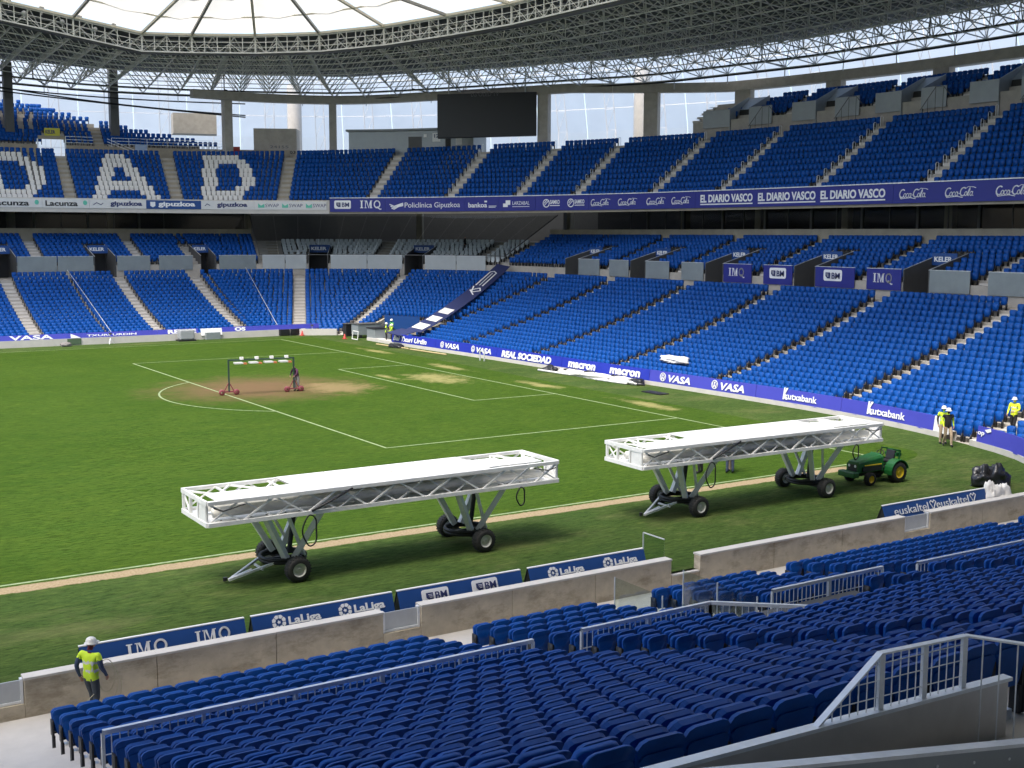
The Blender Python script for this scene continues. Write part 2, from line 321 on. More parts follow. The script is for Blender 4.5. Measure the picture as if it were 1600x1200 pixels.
# ================================================================== SETTING
def ground_mat(name, base, dark_c, patches=False):
    m = bpy.data.materials.new(name); m.use_nodes = True; t = m.node_tree; b = t.nodes['Principled BSDF']; b.inputs['Roughness'].default_value = .9; b.inputs['Specular IOR Level'].default_value = .04
    N = t.nodes.new; Lk = t.links.new
    g = N('ShaderNodeNewGeometry')
    def noise(scale, mul=(1, 1, 1), det=6, ro=.6):
        mp = N('ShaderNodeVectorMath'); mp.operation = 'MULTIPLY'; mp.inputs[1].default_value = mul; Lk(g.outputs['Position'], mp.inputs[0])
        n = N('ShaderNodeTexNoise'); n.inputs['Scale'].default_value = scale; n.inputs['Detail'].default_value = det; n.inputs['Roughness'].default_value = ro; Lk(mp.outputs[0], n.inputs['Vector']); return n.outputs[0]
    def rng_(x, a, b_, c=0., d=1.):
        r = N('ShaderNodeMapRange'); r.inputs[1].default_value = a; r.inputs[2].default_value = b_; r.inputs[3].default_value = c; r.inputs[4].default_value = d; Lk(x, r.inputs[0]); return r.outputs[0]
    def mixc(f, a, b_):
        x = N('ShaderNodeMix'); x.data_type = 'RGBA'
        if hasattr(f, 'is_linked') or not isinstance(f, float): Lk(f, x.inputs[0])
        else: x.inputs[0].default_value = f
        for v, i in ((a, 6), (b_, 7)):
            if isinstance(v, tuple): x.inputs[i].default_value = (*v, 1)
            else: Lk(v, x.inputs[i])
        return x.outputs[2]
    def math_(op, a, b_):
        x = N('ShaderNodeMath'); x.operation = op
        for v, i in ((a, 0), (b_, 1)):
            if isinstance(v, float): x.inputs[i].default_value = v
            else: Lk(v, x.inputs[i])
        return x.outputs[0]
    big = noise(.09, (1, 1, 1), 4); mid = noise(.5, (.5, 1.2, 1), 6, .7); fine = noise(9., (.35, 1.3, 1), 5, .75)
    c = mixc(rng_(big, .35, .65), dark_c, base)
    c = mixc(rng_(mid, .38, .72, 0., .6), c, tuple(x*f for x, f in zip(base, (1.5, 1.22, 1.15))))
    c = mixc(rng_(fine, .44, .64, 0., .8), c, tuple(x*.5 for x in dark_c))
    cl = noise(3.6, (.35, 1.6, 1), 7, .75); c = mixc(rng_(cl, .36, .50, .5, 0.), c, tuple(x*.42 for x in dark_c)); c = mixc(rng_(cl, .54, .68, 0., .7), c, tuple(x*f for x, f in zip(base, (1.9, 1.45, 1.3))))
    fine2 = noise(26., (.4, 1.2, 1), 4, .8); c = mixc(rng_(fine2, .55, .75, 0., .6), c, tuple(x*f for x, f in zip(base, (2.0, 1.6, 1.5))))
    if not patches:
        dry = noise(.22, (.6, 1.3, 1), 7, .75); c = mixc(rng_(dry, .50, .72, 0., .55), c, (.17, .165, .07))
    fl = noise(3.2, (.22, 1.5, 1), 7, .8); c = mixc(rng_(fl, .60, .76, 0., .5), c, (.20, .23, .075))
    if patches:
        sp = N('ShaderNodeSeparateXYZ'); Lk(g.outputs['Position'], sp.inputs[0])
        warp = noise(.55, (1, 1, 1), 6, .7); warp2 = noise(2.6, (.6, 1.3, 1), 6, .75)
        def blob(cx, cy, rx, ry, soft=.55, k=1.3):
            dx = math_('DIVIDE', math_('SUBTRACT', sp.outputs[0], float(cx)), float(rx)); dy = math_('DIVIDE', math_('SUBTRACT', sp.outputs[1], float(cy)), float(ry))
            d = math_('SQRT', math_('ADD', math_('MULTIPLY', dx, dx), math_('MULTIPLY', dy, dy)), 0.)
            d = math_('ADD', d, math_('MULTIPLY', math_('SUBTRACT', warp, .5), k)); d = math_('ADD', d, math_('MULTIPLY', math_('SUBTRACT', warp2, .5), k*.9))
            return rng_(d, 1.0, 1.0-soft, 0., 1.)
        c = mixc(math_('MULTIPLY', blob(-13.8, 2.4, 7.6, 7.4, .75, .9), .92), c, (.150, .095, .052))
        c = mixc(math_('MULTIPLY', blob(-9.5, .2, 2.6, 3.2, .6, 1.8), .6), c, (.27, .20, .10))
        for (cx, cy, rx, ry) in ((-2.2, 1.2, 2.0, 3.4), (1.7, 6.6, .7, 3.0), (1.6, -5.2, .7, 2.6), (1.8, -15.6, .7, 3.0), (2.4, 19.5, .6, 3.0), (-4.6, 3.6, .5, 1.6)):
            c = mixc(math_('MULTIPLY', blob(cx, cy, rx, ry, .7, 2.4), .65), c, (.34, .30, .13))
        ed = math_('ABSOLUTE', math_('SUBTRACT', sp.outputs[1], -33.98), 0.); ed = math_('ADD', ed, math_('MULTIPLY', math_('SUBTRACT', noise(2.2, (1, 1, 1), 6, .75), .5), .34))
        lim = rng_(sp.outputs[0], -3.2, -2.2, 1., 0.)
        c = mixc(math_('MULTIPLY', rng_(ed, .36, .27, 0., 1.), lim), c, mixc(rng_(noise(14., (1, 1, 1), 4), .35, .65), (.27, .205, .12), (.38, .30, .185)))
    Lk(c, b.inputs['Base Color'])
    bp = N('ShaderNodeBump'); bp.inputs['Strength'].default_value = .5; bp.inputs['Distance'].default_value = .04; Lk(noise(22., (.6, 1.2, 1), 5, .7), bp.inputs['Height']); Lk(bp.outputs[0], b.inputs['Normal'])
    return m
turf_m = ground_mat('artificial_turf', (.060, .106, .026), (.040, .078, .018))
pitch_m = ground_mat('pitch_grass', (.050, .098, .013), (.036, .080, .009), True)
outside_m = mat('outside_ground', (.18, .18, .17), .9, var=.1, scale=.3)
def sheet(name, pts, z, m, kind='structure'):
    b = MB(); b.add([(x, y, z) for x, y in pts], [tuple(range(len(pts)))]); o = b.build(name, m); o['kind'] = kind; return o
sheet('ground', [(-1500, -1500), (1500, -1500), (1500, 1500), (-1500, 1500)], -1.6, outside_m)
wl = [tuple(p) for p in WALL.at(np.linspace(0, WALL.L, 60))]
# surround of artificial turf, up to the walls
sheet('turf_surround', [(-115, 37), (2.2, 37), (4.4, 36.3), (6.2, 34.9), (13.0, 38.2), (16.5, 30.5), (9, 28.4)]+[(x+.05, y) for x, y in wl]+[(-115, -41.98)], 0.0, turf_m)
pc = [(-113, 33.2), (-23.2, 33.6), (-10, 34.6), (3.3, 34.6), (3.4, 9.7), (2.9, -7), (3.0, -18), (2.8, -28)]+[(2.7-1.6*(1-math.cos(a))*2.3, -32.3-2.05*math.sin(a)) for a in np.linspace(0, math.pi/2, 8)]+[(-113, -34.35)]
sheet('pitch', pc, .004, pitch_m)
line_m = mat('pitch_line', (.24, .31, .15), .9, var=.35, scale=5)
def line(pts, wd=.11):
    b = MB()
    for p, q in zip(pts[:-1], pts[1:]):
        p, q = V3(p), V3(q); d = (q-p)/np.linalg.norm(q-p); n = np.array([-d[1], d[0]])*wd/2; e = d*wd*.3
        b.add([(*(p-e+n), .008), (*(p-e-n), .008), (*(q+e-n), .008), (*(q+e+n), .008)], [(0, 1, 2, 3)])
    o = b.build('pitch_line', line_m); o['kind'] = 'structure'; return o
line([(0, 33.45), (0, -33.45)]); line([(-105, 33.45), (0, 33.45)], .09); line([(-105, -33.45), (0, -33.45)], .12)
line([(-.06, 20.16), (-16.5, 20.16), (-16.5, -20.16), (-.06, -20.16)]); line([(-.06, 9.16), (-5.5, 9.16), (-5.5, -9.16), (-.06, -9.16)])
line([(-11+9.15*math.cos(a), 9.15*math.sin(a)) for a in np.linspace(math.radians(180-52.9), math.radians(180+52.9), 29)])
# ------------------------------------------------------------------ terraces
def stair_profile(i0, i1, d_of, z_of, front, back=None):
    p = [(d_of(i0)-front, z_of(i0))]
    for i in range(i0, i1+1):
        p.append((d_of(i)+.22, z_of(i)))
        if i < i1: p.append((d_of(i)+.22, z_of(i+1)))
    return p
dl = lambda i: ROW*i
WZ = 4.9                                    # middle walkway
low_prof = stair_profile(0, NLOW-1, dl, tread_low, .9)
front_prof = [(-4.5, tread_low(-3)), (dl(-3)+.22, tread_low(-3)), (dl(-3)+.22, tread_low(-2)), (dl(-2)+.22, tread_low(-2)), (dl(-2)+.22, tread_low(-1)), (dl(-1)+.22, tread_low(-1)), (dl(-1)+.22, tread_low(0))]
D_UL = 18.6
du = lambda i: D_UL+ROW*i
zu = lambda i: 6.1+.29*i
tail = [(ROW*(NLOW-1)+.22, WZ), (D_UL-.75, WZ)]
ul_prof = [(D_UL-.75, WZ)]+stair_profile(0, 8, du, zu, .75)
ul_vom = [(D_UL-.75, WZ), (du(4)+.22, WZ), (du(4)+.22, zu(5))]+stair_profile(5, 8, du, zu, .55)[1:]
T0, T1 = sl_a(30), sl_y(28.0)               # tunnel opening in the corner
V0, V1 = sl_a(76), sl_a(15)                 # lounge seats behind glass
VOM_S = [sl_x(-29), sl_x(-18.6), sl_x(-9.3), sl_a(88.5)]; VOM_V = [sl_a(62.5), sl_a(39.5)]; VOM_G = [sl_y(y) for y in (26.0, 16.1, 6.3, -3.5, -13.5, -23.5)]
STAIR_U = [sl_x(-25), sl_x(-15.3), sl_x(-5.6)]+[sl_y(y) for y in (20.8, 11.0, 1.3, -8.9, -18.4, -28)]
VW = 1.0
sweep(L, 1, T0, low_prof+tail, 'lower_terrace', conc)['kind'] = 'structure'
sweep(L, T0, T1, [(ROW*7+.22, -1.), (ROW*7+.22, tread_low(8))]+low_prof[17:]+tail, 'corner_terrace', conc, step=.9)['kind'] = 'structure'
sweep(L, T1, sl_y(-27), low_prof+tail, 'lower_terrace', conc)['kind'] = 'structure'
sweep(L, S_G1, S_N0, low_prof+tail, 'lower_terrace', conc, step=.8)['kind'] = 'structure'
sweep(L, sl_y(-27), S_G1, front_prof+low_prof[1:]+tail, 'lower_terrace', conc)['kind'] = 'structure'
def vom_hw(s):                              # half width in s of a two-metre opening
    return VW*RA/(RA+D_UL) if S_ARC < s < S_G0 else VW
cuts = [1.]
for v in sorted(VOM_S+VOM_V+VOM_G): cuts += [v-vom_hw(v), v+vom_hw(v)]
cuts.append(S_N0)
for k in range(len(cuts)-1):
    sweep(L, cuts[k], cuts[k+1], ul_vom if k % 2 else ul_prof, 'mid_terrace', conc, step=.8)['kind'] = 'structure'
NEAR_END = 21
near_prof = [(-2.0, tread_low(0)-.001)]+stair_profile(0, NEAR_END, dl, tread_low, 1.9)[1:]+[(ROW*NEAR_END+.22, WZ), (22.0, WZ), (22.0, 6.0), (30, 8.6), (30, 9.7)]
sweep(L, S_N0, L.L-1, near_prof, 'near_terrace', conc_light)['kind'] = 'structure'
# tunnel: side walls, deep ramp floor
b = MB()
def tw(s, thick):
    for k in range(8):
        d0, d1 = -.9+k*.85, -.9+(k+1)*.85; i0 = int(max(0, d1/ROW)); a0, a1 = L.p3(s, d0, 0), L.p3(s, d1, 0); nrm = np.array([0, 0, 1.])
        t = L.p3(s+thick, d0, 0)-L.p3(s, d0, 0); h = tread_low(i0)+.55
        b.add([a0+(0, 0, -1), a1+(0, 0, -1), a1+(0, 0, h), a0+(0, 0, max(.5, tread_low(max(0, i0-1))+.5)), a0+t+(0, 0, -1), a1+t+(0, 0, -1), a1+t+(0, 0, h), a0+t+(0, 0, max(.5, tread_low(max(0, i0-1))+.5))], [(0, 1, 2, 3), (7, 6, 5, 4), (3, 2, 6, 7), (0, 4, 5, 1)])
tw(T0, .16); tw(T1, -.16)
o = b.build('tunnel_wall', conc_wall); tag(o, 'concrete side walls of the corner ramp tunnel between the stands', 'wall')
# upper tier: rise is a little less on the side stand
def rise(s): return float(np.interp(s, [70, 100], [.50, .55]))
def zoff(s): return float(np.interp(s, [55, 85], [-.28, 0]))
dF = lambda i: .7+.8*i
def zF(i, s): return 12.48+zoff(s)+rise(s)*i
def upper_sweep(u0, u1, name, step=1.5):
    us = np.linspace(u0, u1, int((u1-u0)/step)+1); b = MB(); rows = []
    for u in us:
        pr = [(-.15, 11.62+zoff(u)), (-.15, zF(0, u))]
        for i in range(11):
            pr += [(dF(i)+.25, zF(i, u)), (dF(i)+.25, zF(i+1, u) if i < 10 else zF(10, u)+.05)]
        pr += [(11.0, zF(10, u)+.05), (11.0, 11.9), (-.15, 11.62+zoff(u))]; rows.append([L_ for L_ in pr])
    n = len(rows[0]); vs = []
    for u, pr in zip(us, rows):
        a = F.at(u); nn = F.nor(u); vs += [(*(a+nn*d), z) for d, z in pr]
    fs = [(k*n+j, k*n+j+1, (k+1)*n+j+1, (k+1)*n+j) for k in range(len(us)-1) for j in range(n-1)]
    b.add(vs, fs); o = b.build(name, conc); o['kind'] = 'structure'
upper_sweep(2, F.L-2, 'upper_terrace')
b = MB()       # near upper tier, back wall, other-end stand: unseen, added to block skylight
b.add([(-95, -67.0, 11.6), (14, -67.0, 11.6), (14, -67.0, 12.9), (-95, -67.0, 12.9), (-95, -79, 19.5), (14, -79, 19.5), (-95, -84.9, 11.9), (14, -84.9, 11.9)], [(0, 1, 2, 3), (3, 2, 5, 4), (0, 6, 7, 1)]); o = b.build('unseen_upper_terrace', conc); o['kind'] = 'structure'
b = MB(); b.box(-95, 14, -85.5, -85, -1.6, 29); o = b.build('unseen_back_wall', conc_tan); o['kind'] = 'structure'  # unseen wall, raised to close the sky gap and darken seat backs
b = MB(); b.add([(-112, -52, 0), (-112, 48, 0), (-134, 48, 11), (-134, -52, 11), (-136, -52, 13), (-136, 48, 13), (-150, 48, 22), (-150, -52, 22), (-150.4, -52, -1.6), (-150.4, 48, -1.6)], [(0, 1, 2, 3), (3, 2, 5, 4), (4, 5, 6, 7), (7, 6, 9, 8)]); o = b.build('unseen_end_terrace', mat('distant_seats', (.03, .08, .30), .6)); o['kind'] = 'structure'  # unseen slab added to cut skylight from the open end
# back wall under the boxes, the boxes' dark interior, ceiling
BW = ROW*8+D_UL+.24
sweep(L, 1, V0, [(BW, 8.3), (BW, 9.72), (BW+.35, 9.72), (BW+.35, 8.3)], 'parapet_wall', conc_tan)['kind'] = 'structure'
sweep(L, V1, S_N0-6, [(BW, 8.3), (BW, 9.72), (BW+.35, 9.72), (BW+.35, 8.3)], 'parapet_wall', conc_tan)['kind'] = 'structure'
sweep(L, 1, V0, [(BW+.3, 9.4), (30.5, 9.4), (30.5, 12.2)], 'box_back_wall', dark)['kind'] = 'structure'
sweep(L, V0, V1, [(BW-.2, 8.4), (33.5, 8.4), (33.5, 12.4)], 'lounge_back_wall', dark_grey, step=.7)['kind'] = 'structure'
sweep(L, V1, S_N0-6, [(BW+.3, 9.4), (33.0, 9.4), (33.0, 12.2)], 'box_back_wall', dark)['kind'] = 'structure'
# ------------------------------------------------------------------ near pitch wall, with its panels and gates
def wall_run(name, label, pts, z0, z1, joint, th=.26, gates=()):
    P = Path(pts); t = thing(name, label, 'wall', (*P.at(0.), 0))
    n = int(round(P.L/joint)); us = np.linspace(0, P.L, n+1)
    for k in range(n):
        a, c = P.at(us[k]+.006), P.at(us[k+1]-.006); d = (c-a)/np.linalg.norm(c-a); nn = np.array([-d[1], d[0]]); l = np.linalg.norm(c-a)
        b = MB(); b.frame_box((*a, 0), (*d, 0), (*nn, 0), (0, 0, 1), 0, l, 0, th, z0, z1); bevel(b.build('wall_panel', conc_wall, t), .012, 2)
    b = MB()
    for k in range(n):
        a, c = P.at(us[k]), P.at(us[k+1]); d = (c-a)/np.linalg.norm(c-a); nn = np.array([-d[1], d[0]])
        b.frame_box((*a, 0), (*d, 0), (*nn, 0), (0, 0, 1), .002, np.linalg.norm(c-a)-.002, -.025, th+.025, z1+.002, z1+.05)
    b.build('coping', conc_light, t); return t
NW = -42.1; FL = tread_low(0)
wall_run('concrete_wall', 'stained concrete wall left of the glass gate behind the worker', [(-60, NW), (-36.4, NW)], FL-.05, .41, 4.2)
wall_run('concrete_wall', 'stained concrete pitch wall beside the worker in the vest', [(-35.55, NW), (-27.55, NW)], FL-.05, .41, 2.65)
wall_run('concrete_wall', 'concrete pitch wall between the steel gate and the open gap', [(-26.55, NW), (-18.75, NW+.02)], FL-.05, .41, 2.6)
wall_run('concrete_wall', 'concrete pitch wall right of the open gap', [(-17.75, NW), (-13.5, NW), (-9.2, NW)], FL-.05, .40, 2.85)
wall_run('concrete_wall', 'concrete pitch wall at the right edge of the photo', [(-8.0, NW), (-2.5, NW), (0, NW)], FL-.05, .40, 2.5)
for x0, x1, lab, m in ((-36.4, -35.55, 'galvanised gate panel at the left end of the stained pitch wall', galv), (-27.55, -26.55, 'pale steel gate panel in the pitch wall under a white tag logo', galv), (-9.2, -8.0, 'grey steel gate panel in the pitch wall beside the white sacks', galv)):
    yy = NW
    t = thing('gate_panel', lab, 'gate', (x0, yy, FL)); b = MB(); b.box(x0+.06, x1-.06, yy+.09, yy+.12, -.02, .40); b.build('sheet', mat('gate_sheet', (.50, .52, .53), .4, .35, var=.08, scale=3), t)
    b = MB(); b.box(x0+.01, x0+.06, yy+.04, yy+.18, FL, .43); b.box(x1-.06, x1-.01, yy+.04, yy+.18, FL, .43); b.box(x0+.06, x1-.06, yy+.05, yy+.17, -.07, -.02); b.build('frame', galv, t)
    b = MB(); b.box(x0, x1, yy+.0, yy+.24, FL-.05, -.08); b.build('sill', conc_wall, t)
t = thing('gate_sill', 'low concrete sill of the open gap in the pitch wall', 'sill', (-18.3, NW, FL)); b = MB(); b.box(-18.74, -17.76, NW+.01, NW+.25, FL-.05, -.04); b.build('kerb', conc_wall, t); b = MB(); b.box(-18.74, -17.76, NW, NW+.26, -.038, .0); b.build('coping', conc_light, t)
t = thing('glass_gate', 'open glass gate leaf standing at the gap in the pitch wall', 'gate', (-18.8, NW+.3, 0)); b = MB(); b.box(-18.82, -18.80, NW+.28, NW+1.2, .08, .95); b.build('pane', glass, t); b = MB(); b.bar((-18.81, NW+.28, .96), (-18.81, NW+1.2, .96), .02); b.bar((-18.81, NW+1.2, 0), (-18.81, NW+1.2, .96), .02); b.build('frame', galv, t)
sheet('corner_floor', [(-9, -46), (9, -46), (9, -36), (3, -36), (3.2, -38.5), (0, -41.2), (-9, -42)], FL-.03, conc_light)
# ------------------------------------------------------------------ far walls round the pitch
b = MB()
o = sweep(Path([(-112, 37.0), (-60, 37), (2.2, 37.0), (4.4, 36.3), (6.2, 34.9)]), 0, 118.6, [(0, -1.), (0, .58), (.25, .58), (.25, -1.)], 'pitch_side_wall', conc_light, step=4); tag(o, 'pale concrete wall along the far touchline under the seats', 'wall')
o = sweep(WALL, .2, WALL.s[np.argmin(abs(WALL.p[:, 1]+31.4))], [(0, -1.), (0, .26), (.9, .26), (.9, -1.)], 'goal_side_kerb', conc_light, step=1.5); tag(o, 'low concrete kerb under the violet boards of the goal stand', 'kerb')
o = sweep(WALL, WALL.s[np.argmin(abs(WALL.p[:, 1]+33.2))], WALL.s[np.argmin(abs(WALL.p[:, 1]+41.1))], [(0, -1.), (0, .26), (.9, .26), (.9, -1.)], 'goal_side_kerb', conc_light, step=1.5); tag(o, 'low concrete kerb right of the stair gap by the workers', 'kerb')
# ================================================================== SEATS
def tri(fs): return [t for f in fs for t in [(f[0], f[k], f[k+1]) for k in range(1, len(f)-1)]]
def shell(front, back):            # closed solid between two outlines of equal length
    n = len(front); return list(front)+list(back), [tuple(range(n)), tuple(range(2*n-1, n-1, -1))]+[(k, n+k, n+(k+1) % n, (k+1) % n) for k in range(n)]
def outline(w0, w1, z0, z1, ch, y0, y1):   # trapezoid with chamfered top and bottom corners, leaning from y0 to y1
    f = lambda z: y0+(y1-y0)*(z-z0)/(z1-z0)
    return [(x, f(z), z) for x, z in [(-w0/2+ch*.5, z0), (w0/2-ch*.5, z0), (w0/2, z0+ch*.8), (w1/2, z1-ch), (w1/2-ch*.55, z1-ch*.28), (w1/2-ch*1.4, z1), (-w1/2+ch*1.4, z1), (-w1/2+ch*.55, z1-ch*.28), (-w1/2, z1-ch), (-w0/2, z0+ch*.8)]]
def solid_mb(parts):
    b = MB()
    for vs, fs in parts: b.add(vs, fs)
    return b
# backrest: a vertical lower panel with a raised rim and an upper band that leans back
back_lo = shell(outline(.30, .425, .32, .715, .05, -.050, -.080), outline(.30, .425, .32, .715, .05, -.010, -.030))
back_hi = shell(outline(.34, .46, .36, .83, .068, .000, -.085), outline(.34, .46, .36, .83, .068, .032, -.046))
pan = shell(outline(.38, .43, .36, .78, .06, .055, .075), outline(.40, .45, .34, .80, .06, .10, .125))
pan_face = shell(outline(.34, .38, .41, .755, .06, .10, .12), outline(.32, .36, .42, .74, .06, .113, .135))
def bx(x0, x1, y0, y1, z0, z1):
    b = MB(); b.box(x0, x1, y0, y1, z0, z1); return b.v, b.f
arms = [bx(-.236, -.20, -.05, .13, .30, .60), bx(.20, .236, -.05, .13, .30, .60), bx(-.232, -.185, -.04, .07, .02, .30), bx(.185, .232, -.04, .07, .02, .30), bx(-.21, .21, 0., .03, .345, .375)]
foot = [bx(-.06, .06, -.06, .10, .0, .10)]
near_parts = [('backrest', [back_lo, back_hi], 0), ('seat_pan', [pan, pan_face], 0), ('bracket', arms, 1), ('foot_block', foot, 2)]
far_parts = [('pad', [shell(outline(.37, .44, .30, .82, .08, -.02, -.05), outline(.37, .44, .30, .82, .08, .085, .075)), shell(outline(.30, .37, .35, .775, .07, .085, .076), outline(.28, .35, .36, .76, .07, .11, .105))], 0), ('legs', [bx(-.21, -.14, -.03, .08, 0, .42), bx(.14, .21, -.03, .08, 0, .42)], 1)]
def template(parts):
    V, T, Mi = [], [], []
    for _, pl, mi in parts:
        for vs, fs in pl:
            o = len(V); V += list(vs); tt = tri(fs); T += [tuple(i+o for i in t) for t in tt]; Mi += [mi]*len(tt)
    return np.array(V), np.array(T), np.array(Mi)
TN, TF = template(near_parts), template(far_parts)
class Tiler:
    def __init__(s): s.V = []; s.T = []; s.M = []; s.n = 0
    def add(s, tpl, pos, ex, ey):        # pos (N,3), ex/ey (N,2) unit vectors
        V, T, Mi = tpl; N = len(pos)
        if N == 0: return
        X = pos[:, None, :].repeat(len(V), 1).copy(); X[:, :, :2] += V[None, :, 0:1]*ex[:, None, :]+V[None, :, 1:2]*ey[:, None, :]; X[:, :, 2] += V[None, :, 2]
        s.V.append(X.reshape(-1, 3)); s.T.append((T[None]+(np.arange(N)*len(V))[:, None, None]+s.n).reshape(-1, 3)); s.M.append(np.tile(Mi, N)); s.n += N*len(V)
    def build(s, name, ms):
        V = np.vstack(s.V); T = np.vstack(s.T); Mi = np.concatenate(s.M); me = bpy.data.meshes.new(name)
        me.vertices.add(len(V)); me.vertices.foreach_set('co', V.astype(np.float32).ravel()); me.loops.add(T.size); me.loops.foreach_set('vertex_index', T.astype(np.int32).ravel())
        me.polygons.add(len(T)); me.polygons.foreach_set('loop_start', np.arange(0, T.size, 3, dtype=np.int32)); me.polygons.foreach_set('loop_total', np.full(len(T), 3, np.int32)); me.polygons.foreach_set('material_index', Mi.astype(np.int32))
        for m in ms: me.materials.append(m)
        me.update(calc_edges=True); me.validate(); o = bpy.data.objects.new(name, me); COL.objects.link(o); return o
MASS = Tiler()
def frames(path, u):
    n = path.nor(u); ey = -n; ex = np.stack([ey[:, 1], -ey[:, 0]], -1); return ex, ey
def jitter(pos): pos = pos.copy(); pos[:, :2] += rng.normal(0, .008, (len(pos), 2)); return pos
PITCH = .478
def row_u(blocks, d, arc_scale):
    """seat positions (path parameters) of one row: blocks are (u0, u1, gap0, gap1) in path units, gaps in metres"""
    out = []
    for u0, u1, g0, g1 in blocks:
        k = arc_scale(.5*(u0+u1), d); a, c = u0+g0/k, u1-g1/k; n = int((c-a)*k/PITCH+.02)
        if n > 0: out.append(a+(np.arange(n)+.5)*(c-a)/n)
    return np.concatenate(out) if out else np.zeros(0)
def ls(u, d): return (RA+d)/RA if (S_ARC < u < S_G0 or S_G1 < u < S_N0) else 1.
AX_S = [-40., -29.5, -19.0, -8.6, -1.2]
AY_G = [27.0, 17.7, 7.4, -2.2, -12.2, -22.3, -32.2]
H = .62
lowb = [(2, sl_x(-40), 0, H), (sl_x(-40), sl_x(-29.5), H, H), (sl_x(-29.5), sl_x(-19), H, H), (sl_x(-19), sl_x(-13.3), H, .12), (sl_x(-13.3), sl_x(-8.6), .12, H), (sl_x(-8.6), sl_x(-1.2), H, H), (sl_x(-1.2), S_ARC, H, 0), (S_ARC, sl_a(67), 0, H), (sl_a(67), sl_a(40), H, H), (sl_a(40), S_G0, H, 0), (S_G0, sl_y(27), 0, H)]
lowb += [(sl_y(AY_G[k]), sl_y(AY_G[k+1]), H, H) for k in range(len(AY_G)-1)]+[(sl_y(-32.2), S_G1, H, 0), (S_G1, S_N0, 0, 0)]
wy = WALL.p[:, 1][::-1]; wx = WALL.p[:, 0][::-1]
banner_a, banner_b = np.array([5.6, 22.6]), np.array([24.5, 35.6])
def far_add(path, u, d, z):
    if len(u) == 0: return
    p = path.off(u, d); ex, ey = frames(path, u); MASS.add(TF, jitter(np.column_stack([p, np.full(len(u), z)])), ex, ey)
for i in range(-3, NLOW):
    d = ROW*i; u = row_u(lowb, max(d, 0), ls)
    p = L.off(u, d)
    keep = ~((u > T0-.15) & (u < T1+.2) & (d < ROW*7.5))
    goal = (u > S_G0) & (u < S_N0)
    keep &= np.where(goal, p[:, 0] > np.interp(p[:, 1], wy, wx)+1.15, True)
    if i < 0: keep &= goal & (p[:, 1] < -27.5) & (p[:, 1] > -38)
    far_add(L, u[keep], d, tread_low(i))
def gaps(blocks_edges, gapl):
    """blocks between sorted gaps (centre, half-width metres)"""
    out = []; e = [(blocks_edges[0], 0.)]+sorted(gapl)+[(blocks_edges[1], 0.)]
    for (a, ga), (c, gc) in zip(e[:-1], e[1:]): out.append((a, c, ga, gc))
    return out
for i in range(9):
    d = du(i)
    sg = [(s, H) for s in STAIR_U if s < V0]+[(s, VW+.12) for s in VOM_S[:3] if i < 6]
    bl = gaps((2, S_ARC-1.0 if i < 6 else S_ARC), sg)+[(VOM_S[3] if i < 6 else S_ARC, V0, VW+.12 if i < 6 else 0, .1)]
    gg = [(s, H) for s in STAIR_U if s > V1]+[(s, VW+.12) for s in VOM_G if i < 6]
    bl += [(V1, S_G0, .1, 0)]+gaps((S_G0, S_N0-4), gg)
    far_add(L, row_u(bl, d, ls), d, zu(i))
# upper tier
AF = [20., 40., 47.6, 58.4, 68.7, 79.3, 88.6, 97.4, 105.4, 112.2, 121.1, 129.0, 139.3, 149.8, 158.6, 168.5, 178.5]
fs_ = lambda u, d: float(np.linalg.norm(F.off(u+.5, d)-F.off(u-.5, d)))
fb = [(AF[k], AF[k+1], H, H) for k in range(len(AF)-1)]
D_bits = ['11111111', '111111111', '111....111'[0:10], '111.....111', '111.....111', '111.....111', '111.....111', '111....111', '111111111', '11111111']
A_rows = [range(7, 11), range(6, 12), range(6, 12), [5, 6, 7, 10, 11, 12], [5, 6, 7, 10, 11, 12], [4, 5, 6, 11, 12, 13], range(4, 14), range(3, 15), [3, 4, 5, 12, 13, 14], [2, 3, 4, 13, 14, 15]]
def letter_cols(k, i):
    r = 9-i
    if r < 0 or r > 9: return []
    if k == 'A': return list(A_rows[r])
    return [(5 if k == 'D0' else 3)+c for c, ch in enumerate(D_bits[r]) if ch == '1']
white_spots = []
for i in range(11):
    d = dF(i)
    for (a, c, g0, g1) in fb:
        u = row_u([(a, c, g0, g1)], d, fs_); z = np.array([zF(i, x) for x in u])
        if len(u) == 0: continue
        key = {47.6: 'D0', 58.4: 'A', 68.7: 'D'}.get(a); msk = np.zeros(len(u), bool)
        if key:
            off_ = (len(u)-18)/2
            for cidx in letter_cols(key, i):
                j = int(math.floor(cidx+off_+.5))
                if 0 <= j < len(u): msk[j] = True
            n = F.nor(u)
            for j in np.where(msk)[0]: white_spots.append((F.off(u[j], d), n[j], z[j], a, i))
        p = F.off(u, d); ex, ey = frames(F, u); MASS.add(TF, jitter(np.column_stack([p, z]))[~msk], ex[~msk], ey[~msk])
